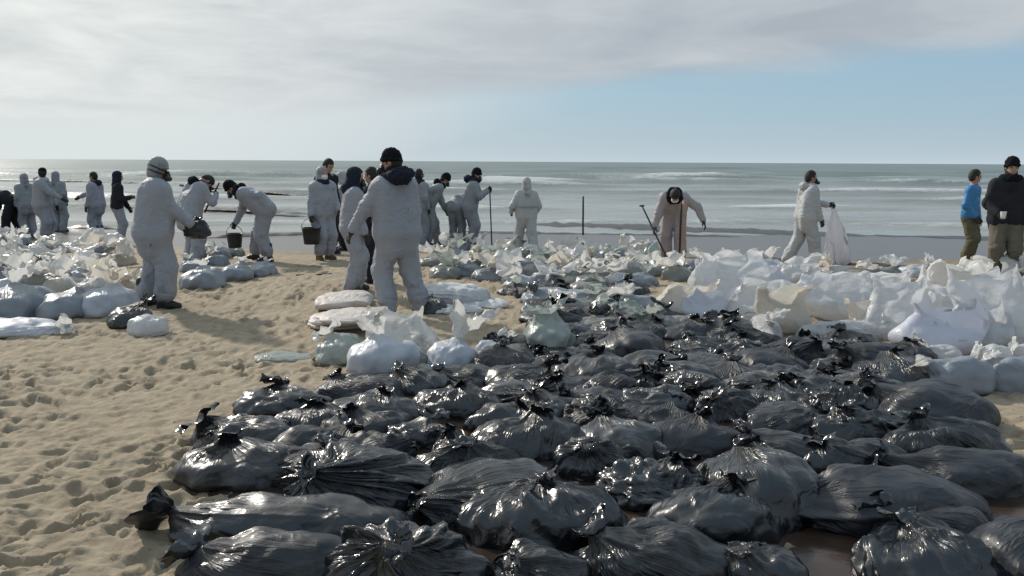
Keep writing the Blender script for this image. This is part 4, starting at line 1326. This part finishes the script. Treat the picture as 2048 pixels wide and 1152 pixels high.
        w5 = 1 - 2.6 * np.abs(perlin(wp * v([5, 5, 19]), sd_ + 15))
        P = P + N * (.008 * w1 + .007 * np.clip(w2, -.6, 1) + .012 * np.clip(w5, -.5, 1) * np.clip(w4, 0, 1))[:, None]
        return mk(name, P, Q, mat, root)

    if legs is None and jacket is None:
        cloth('coverall', tor + arms + lg, suit, seed)
    else:
        cloth('jacket', tor + arms, jacket or suit, seed)
        hipp = [(.05, 'c', HL + v([0, 0, .06]), HL - v([0, 0, .02]), .115 * f ** .5, .118 * f ** .5), (.05, 'c', HR + v([0, 0, .06]), HR - v([0, 0, .02]), .115 * f ** .5, .118 * f ** .5)]
        cloth('trousers', hipp + lg, legs or suit, seed + 9)
    if waist:
        n = 28; a = np.linspace(0, 2 * math.pi, n, endpoint=False)
        V = np.concatenate([np.stack([(.185 * f + dr_) * np.cos(a) + hp[0] + .02, (.235 * f + dr_) * np.sin(a), np.full(n, zz)], 1) for dr_, zz in ((-.02, 1.13), (0.004, 1.135), (.004, 1.155), (-.02, 1.16))]) * s
        mk('waistband', V, ring_faces(4, n), M_SUITG, root)
    # gloves
    if gloves:
        for (E_, W_, sd_, gr) in ((EL, WL, 1, grip_l), (ER, WR, -1, grip_r)):
            x = (W_ - E_) / np.linalg.norm(W_ - E_)
            zz_ = v([0.15, sd_ * .9, .25]); zz_ -= x * (zz_ @ x); zz_ /= np.linalg.norm(zz_)
            yy = np.cross(zz_, x)
            if sd_ < 0:
                pass
            M = Matrix(np.stack([x, yy, zz_], 1).tolist()).to_4x4()
            # thumb points forward/up: choose the mirror whose thumb side faces forward
            th = 1 if yy[0] + .4 * yy[2] > 0 else -1
            o = link('glove', GLOVE[(gr, th)], root)
            M.translation = Vector((W_ * s).tolist())
            o.matrix_local = M @ Matrix.Scale(s, 4)
    for (A_, K_, ft) in ((AL, KL, foot_l), (AR, KR, foot_r)):
        o = link('boot', boots, root)
        yaw = R(12) * (1 if A_[1] > 0 else -1)
        lift = A_[2] - .09
        o.matrix_local = Matrix.Translation(((A_[0] * s), A_[1] * s, lift * s)) @ Matrix.Rotation(yaw, 4, 'Z') @ Matrix.Rotation(R(35) * min(1, lift / .08) if lift > .01 else 0, 4, 'Y') @ Matrix.Scale(s, 4)
    HMX = Matrix(HM.tolist()).to_4x4(); HMX.translation = Vector((hc * s).tolist()); HMX = HMX @ Matrix.Scale(s, 4)
    GE = dict(hair=G_HAIR, beanie=G_BEANIE, cap=G_CAP, hood_white=G_HOOD['white'], hood_grey=G_HOOD['grey'], hood_dark=G_HOOD['dark'], hood_suit=G_HOOD['suit'], hard=G_HARD, strap=G_STRAP,
              scarf=G_SCARF, resp=G_RESP, gog=G_GOG, wmask=G_WMASK)
    for h_ in head:
        o = link(GE[h_].name.split('.')[0], GE[h_], root); o.matrix_local = HMX
    if 'gog' not in head:
        for y in (-.032, .032):
            o = link('eye', me_eye, root); o.matrix_local = HMX @ Matrix.Translation((.086, y, .002))
    if collar:
        cm = {'dark': G_COLL['dark'], 'white': G_COLL['white'], 'black': G_COLL['black'], 'fur': G_BIGCOLL}[collar]
        TM = np.stack([fw, lv, up], 1)
        o = link(cm.name.split('.')[0], cm, root)
        M = Matrix(TM.tolist()).to_4x4(); M.translation = Vector(((nk + up * .19) * s).tolist())
        o.matrix_local = M @ Matrix.Scale(s, 4)
    bpy.context.view_layer.update()
    Wd = lambda p: root.matrix_basis @ Vector((p * s).tolist())
    PEOPLE.append((label, root))
    out = dict(root=root, hand_l=Wd(WL + (WL - EL) / np.linalg.norm(WL - EL) * .07), hand_r=Wd(WR + (WR - ER) / np.linalg.norm(WR - ER) * .07))
    return out


pp = {}
pp['p1'] = person('person in dark clothes bent double at the photo edge', 24, 474, 1.80, 184, lean=62, bend=92, head_pitch=100, jacket=M_DARK, legs=M_DARK, head=('beanie',), hand_l=(.55, .15, .45), hand_r=(.5, -.15, .4), foot_l=(.1, .12), foot_r=(-.2, -.12), fat=1.15)
pp['p2'] = person('person in a white coverall half hidden behind the one in a peaked cap', 60, 474, 1.66, 150, lean=6, head=('hood_grey',), suit=M_SUITG, fat=1.25, coat=True)
pp['p3'] = person('person in a white coverall and dark peaked cap holding out an arm', 92, 484, 1.78, 8, lean=5, head=('cap', 'hair'), collar='white', hand_r=(.46, -.1, 1.06), hand_l=(.2, .25, .85), fat=1.38, head_yaw=100, coat=True)
pp['p4'] = person('person in a pale coverall looking to sea behind the outstretched arm', 120, 464, 1.76, 80, lean=2, head=('hood_grey',), suit=M_SUITG, fat=1.25, coat=True)
pp['p5'] = person('person in a white coverall with dark collar reaching towards the person in the cap', 198, 476, 1.71, 176, lean=3, head=('hair',), collar='dark', hand_r=(.52, -.05, 1.08), hand_l=(.12, .3, .78), el_r=(-.2, -.4, -1), fat=1.35, coat=True, boots=BOOTT)
pp['p6'] = person('person in a dark jacket and white trousers behind the helmeted person', 240, 488, 1.68, 30, lean=6, head=('hood_dark',), jacket=M_DARK, legs=M_SUIT, hand_r=(.3, -.1, 1.15), hand_l=(.25, .15, .9), fat=1.1)
pp['p7'] = person('big person in white coverall, head cover and black respirator, holding a rolled black bag', 318, 614, 1.67, 22, lean=7, head_pitch=12, head_yaw=-8, head=('hard', 'strap', 'resp'), suit=M_SUIT, fat=1.75, coat=True, boots=BOOTT,
                  hand_l=(.42, .10, 1.02), hand_r=(.42, -.12, 1.00), foot_l=(-.17, .15), foot_r=(.07, -.17), grip_l='grip', grip_r='grip', res=.014, el_r=(-.5, -.3, -1), el_l=(-.4, .3, -1))
pp['p8'] = person('person in a white coverall with head bowed out of sight, working with a short pole', 385, 533, 1.74, 48, lean=16, bend=34, head_pitch=100, head=('hair',), collar='black', hand_l=(.40, .10, 1.30), hand_r=(.44, -.12, 1.24), grip_l='grip', grip_r='grip', fat=1.4, coat=True)
pp['p9'] = person('dark haired person in a white coverall stooping low over a bucket', 526, 522, 1.78, 190, lean=42, bend=72, head_pitch=45, head=('hair', 'beanie', 'scarf', 'resp'), collar='black', hand_r=(.50, -.1, .60), hand_l=(-.14, .22, .98), el_l=(-.8, .4, .6), fat=1.45, boots=BOOTT, foot_l=(-.12, .18), foot_r=(.16, -.16), grip_r='grip')
pp['p10'] = person('tall person in a dark jacket behind the one carrying a black bucket', 655, 508, 1.92, 330, lean=5, head_pitch=25, head=('hair',), jacket=M_DARK, legs=M_DARK)
pp['p11'] = person('person in a white coverall and dark scarf carrying a black bucket', 648, 520, 1.69, 318, lean=3, head=('hood_suit', 'wmask'), collar='dark', boots=BOOTM, hand_r=(.12, -.36, .80), hand_l=(.25, .2, .95), fat=1.42, coat=True, grip_r='grip')
pp['p12'] = person('person in a white coverall and dark hood facing the tall back turned person', 708, 584, 1.57, 16, lean=5, head_pitch=10, head=('hood_dark', 'resp'), collar='dark', hand_r=(.16, -.22, .84), el_r=(-1, -.35, .1), hand_l=(.2, .2, .85), fat=1.32, res=.014, foot_l=(.05, .12), foot_r=(-.06, -.10))
pp['p13'] = person('person in a white hood glimpsed behind the dark hooded one', 690, 500, 1.68, 200, lean=4, head=('hood_white',), jacket=M_SUIT, legs=M_DARK)
pp['p15'] = person('person in dark trousers hidden behind the tall back turned person', 752, 566, 1.60, 170, lean=4, head=('hair',), jacket=M_DARK, legs=M_DARK, boots=BOOT)
pp['p14'] = person('tall person in a white coverall with dark fur hood, back turned, hand on hip', 797, 628, 1.74, 134, lean=2, side=3, head_pitch=8, head_yaw=40, head=('hair', 'beanie', 'scarf', 'resp'), collar='fur', hand_l=(.22, .42, .94), el_l=(-.5, 1, .1), hand_r=(.18, -.16, .95), fat=1.36, res=.014,
                   foot_l=(.02, .12), foot_r=(-.12, -.22), coat=True)
pp['p16'] = person('person in a pale coverall with ear protectors behind the one with hand on back', 838, 494, 1.76, 50, lean=3, head=('hair', 'scarf', 'strap'), collar='dark', suit=M_SUITG, fat=1.1)
pp['p17'] = person('person in a grey white coverall stooping with one hand on the back', 862, 492, 1.80, 14, lean=24, bend=42, head_pitch=35, head=('hair', 'beanie', 'resp'), collar='black', suit=M_SUITG, hand_r=(-.06, -.24, 1.02), el_r=(-.9, -.3, .5), hand_l=(.45, .05, .58), foot_l=(.18, .14), foot_r=(-.12, -.16), fat=1.12)
pp['p18'] = person('person in a white coverall doubled over beside the one leaning on a spade', 914, 492, 1.74, 70, lean=55, bend=100, head_pitch=110, head=('hood_suit',), suit=M_SUITG, hand_l=(.4, .15, .45), hand_r=(.4, -.15, .45), fat=1.1)
pp['p19'] = person('person in a white coverall and dark hood leaning both hands on a spade', 942, 494, 1.80, 358, lean=10, head_pitch=18, head=('hair', 'beanie', 'scarf', 'resp'), collar='fur', suit=M_SUITG, hand_r=(.38, -.06, 1.28), hand_l=(.38, .06, 1.30), el_r=(-.1, -.5, -1), el_l=(-.1, .5, -1), grip_l='grip', grip_r='grip', fat=1.32, coat=True)
pp['p20'] = person('person in a white hooded coverall with a waistband walking away to the sea', 1052, 514, 1.56, 104, lean=2, head=('hood_white',), suit=M_SUITB, hand_l=(.2, .30, 1.02), hand_r=(.25, -.28, 1.00), foot_l=(.10, .16), foot_r=(-.26, -.13, .02), fat=1.16, waist=True)
pp['p21'] = person('person in a pinkish white coverall stooping forward with a spade', 1342, 522, 1.80, 262, lean=50, bend=78, head_pitch=72, head=('hair', 'wmask'), collar='black', suit=M_SUITP, hand_r=(.42, -.36, .56), hand_l=(.34, .52, .78), el_l=(-.3, .9, .2), foot_l=(.06, .17), foot_r=(-.06, -.10), grip_r='grip', fat=1.25)
pp['p22'] = person('person in a white coverall striding with a limp white bag held out', 1606, 530, 1.68, 4, lean=4, head_pitch=5, head=('hair', 'resp'), collar='white', suit=M_SUITB, hand_l=(.46, .1, 1.14), el_l=(-.2, .3, -1), hand_r=(.26, -.2, .72), foot_l=(-.28, .10, .03), foot_r=(.20, -.10), fat=1.28, coat=True, grip_l='grip')
pp['p23'] = person('person in a bright blue jacket and olive trousers', 1930, 528, 1.74, 320, lean=3, head_yaw=30, head=('hair',), jacket=M_BLUE, legs=M_OLIVE, boots=BOOTM, hand_r=(.12, -.22, .92), hand_l=(.12, .24, .80), fat=1.0, group='people in ordinary jackets')
pp['p24'] = person('person in a black jacket, black knit cap and khaki trousers at the photo edge', 2000, 562, 1.80, 256, lean=2, head=('hair', 'beanie', 'scarf'), collar='black', jacket=M_DARK, legs=M_KHAKI, hand_r=(.22, -.18, 1.00), hand_l=(.12, .32, .82), fat=1.08, coat=True, grip_r='grip', group='people in ordinary jackets')


# ------------------------------------------------------------------ tools, buckets, posts
def tube(pts, rad, n=10):
    pts = np.array([list(p) for p in pts], float)
    rad = np.broadcast_to(rad, (len(pts),))
    V = []
    for i, p in enumerate(pts):
        d = pts[min(i + 1, len(pts) - 1)] - pts[max(i - 1, 0)]
        t, a, b = basis(d)
        u = np.linspace(0, 2 * math.pi, n, endpoint=False)[:, None]
        V.append(p + rad[i] * (np.cos(u) * a + np.sin(u) * b))
    m = len(pts)
    return np.concatenate(V), [ring_faces(m, n), np.arange(n)[None, ::-1], np.arange((m - 1) * n, m * n)[None, :]]


def wobble(a, b, n, amp, seed):
    a, b = np.array(a), np.array(b)
    t = np.linspace(0, 1, n)[:, None]
    P = a + (b - a) * t
    q = np.linspace(0, 3, n)
    N = np.stack([perlin(np.stack([q, q * 0, q * 0 + k], 1), seed + k) for k in range(3)], 1)
    return P + amp * N * np.sin(np.pi * t)


def spade(top, bottom, label, blade=True, length_r=.016, mat=M_WOODD):
    top, bottom = Vector(top), Vector(bottom)
    o = bpy.data.objects.new('spade' if blade else 'pole', None); COL.objects.link(o)
    o.location = bottom
    tag(o, label, 'spade' if blade else 'pole')
    d = top - bottom
    V, Fs = tube(wobble((0, 0, 0), d, 8, .008, 3), np.linspace(length_r * 1.05, length_r * .9, 8))
    mk('handle', V, Fs, mat, o)
    if blade:
        t, a, b = basis(d)
        nu, nv = 9, 9
        u = np.linspace(-1, 1, nu)[None, :]; s = np.linspace(0, 1, nv)[:, None]
        wd = .11 * np.where(s < .75, 1, np.sqrt(np.clip(1 - ((s - .75) / .25) ** 2, .02, 1)))
        Pt = (a[None, None] * (u * wd)[..., None] + (-t)[None, None] * (s * .27 + 0 * u)[..., None] + b[None, None] * (.02 * (u * u) * np.ones_like(s))[..., None])
        Pt = Pt.reshape(-1, 3) + np.array([0, 0, .10])
        Pb = Pt - b * .004
        n = nu * nv
        F1 = grid_faces(nv, nu)
        edge = list(range(nu)) + [nu * (i + 1) - 1 for i in range(1, nv)] + [n - 1 - i for i in range(1, nu)] + [nu * i for i in range(nv - 2, 0, -1)]
        e = np.array(edge); e2 = np.roll(e, -1)
        mk('blade', np.concatenate([Pt, Pb]), [F1, F1[:, ::-1] + n, np.stack([e, e + n, e2 + n, e2], 1)], M_STEEL, o)
        V, Fs = tube([d + Vector(a * -.07), d + Vector(a * .07)], .016)
        mk('grip', V, Fs, mat, o)
    return o


def ground_below(p):
    return Vector((p.x, p.y, gz(p.x, p.y)))


h = pp['p19']['hand_r']; h2 = pp['p19']['hand_l']; c = (h + h2) / 2
spade(c + Vector((0, 0, .05)), ground_below(c) + Vector((.06, -.05, -.05)), 'dark upright spade that the person in the dark hood leans on')
h = pp['p21']['hand_r']
bt = h + Vector((.30, -.25, 0)); bt.z = gz(bt.x, bt.y) - .05
dirv = (h - bt).normalized()
spade(bt + dirv * 1.28, bt, 'slanting spade in the grip of the stooping pinkish person')
h = (pp['p8']['hand_l'] + pp['p8']['hand_r']) / 2
spade(h + Vector((.10, .03, .14)), h + Vector((-.16, -.05, -.38)), 'short dark pole in the hands of the head bowed person', False)
g, _ = gp(1166, 506)
spade((g.x - .02, g.y, g.z + 1.22), (g.x, g.y, g.z - .1), 'thin dark pole standing alone between the hooded walker and the stooping pinkish person', False, .021)
g, _ = gp(1363, 548)
post = bpy.data.objects.new('wooden_post', None); COL.objects.link(post); post.location = g
tag(post, 'pale pinkish wooden post in front of the stooping person with the spade', 'post')
V, Fs = tube(wobble((0, 0, -.2), (.01, 0, 1.20), 9, .006, 8), .042, 12)
mk('shaft', V, Fs, M_WOOD, post)
V, Fs = tube(wobble((-.055, -.01, -.15), (-.050, 0, 1.16), 7, .005, 9), .016, 8)
mk('batten', V, Fs, M_WOODD, post)
h = pp['p24']['hand_l']
spade(h + Vector((0.03, 0, .12)), ground_below(h) + Vector((.05, -.05, -.02)), 'thin reddish dark stick beside the person in the black jacket', False, .010)

# white cup in the hand of the person in the black jacket
h = pp['p24']['hand_r']
u = np.linspace(0, 2 * math.pi, 20, endpoint=False)
prof = [(.030, -.05), (.036, .0), (.041, .045), (.043, .05), (.040, .05), (.034, .0), (.028, -.044)]
V = np.concatenate([np.stack([r_ * np.cos(u), r_ * np.sin(u), np.full(20, z_)], 1) for r_, z_ in prof])
cup = mk('white_cup', V, [ring_faces(7, 20), np.arange(20)[None, ::-1], np.arange(120, 140)[None, :]], M_MASK, None, h + Vector((0, -.05, .02)))
tag(cup, 'white cup held up by the person in the black jacket', 'cup')


def bucket(loc, label, mat, r=.15, hh=.30):
    o = bpy.data.objects.new('bucket', None); COL.objects.link(o); o.location = loc
    tag(o, label, 'bucket')
    u = np.linspace(0, 2 * math.pi, 36, endpoint=False)
    prof = [(r * .80, 0), (r * .86, hh * .3), (r * .92, hh * .6), (r, hh * .97), (r * 1.06, hh * .97), (r * 1.06, hh), (r * .98, hh), (r * .84, hh * .3), (r * .77, .02)]
    V = np.concatenate([np.stack([q * np.cos(u), q * np.sin(u), np.full(36, z_)], 1) for q, z_ in prof])
    mk('shell', V, [ring_faces(len(prof), 36), np.arange(36)[None, ::-1], np.arange((len(prof) - 1) * 36, len(prof) * 36)[None, :]], mat, o)
    a = np.linspace(0, math.pi, 15)
    V, Fs = tube([(r * 1.05 * math.cos(q), 0, hh * .95 + r * 1.1 * math.sin(q)) for q in a], .006, 6)
    mk('handle', V, Fs, M_STEEL, o)
    return o


h = pp['p11']['hand_r']
bucket(h + Vector((0, 0, -.46)), 'black bucket hanging from the hand of the person in the dark scarf', M_RUB, .17, .30)
h = pp['p9']['hand_r']
bucket(h + Vector((0, 0, -.40)), 'black bucket under the stooping dark haired person', M_RUB, .145, .26)
# rolled black bag in the hands of the big person
h = (pp['p7']['hand_l'] + pp['p7']['hand_r']) / 2
put_bag('rolled_bag', h + Vector((.0, 0, -.14)), 555, .16, .12, .24, 0, (0, .2, 1), B1, M_TOPB, .06, .05, 'rolled black bag in the gloved hands of the big person', 'bag', pleat=.08, crump=.03, flat=.9)
# limp bag held out by the striding person
h = pp['p22']['hand_l']
n1_, n2_ = 30, 40
s = np.linspace(0, 1, n1_)[:, None]; u = np.linspace(0, 2 * math.pi, n2_, endpoint=False)[None, :]
wd = .03 + .19 * sstep(s, 0, .75) * (1 + .10 * np.cos(7 * u + 1) + .07 * np.cos(11 * u))
V = np.stack([(wd * np.cos(u) + .20 * s ** .8), wd * .42 * np.sin(u) * (1 + .3 * np.cos(3 * u)), -1.12 * s + .02 * np.cos(2 * u)], -1).reshape(-1, 3)
V += np.stack([.09 * crumple(V * np.array([1, 1, .5]), 60 + k, 4, 4) * s.repeat(n2_, 0).reshape(-1) for k in range(3)], 1)
hb = mk('white_bag', V, [ring_faces(n1_, n2_)[:, ::-1].copy(), np.arange(n2_)[None, ::-1], np.arange((n1_ - 1) * n2_, n1_ * n2_)[None, :]], M_LIMP, None, h + Vector((0, 0, .02)))
tag(hb, 'limp white bag hanging from the hand of the striding person', 'bag')
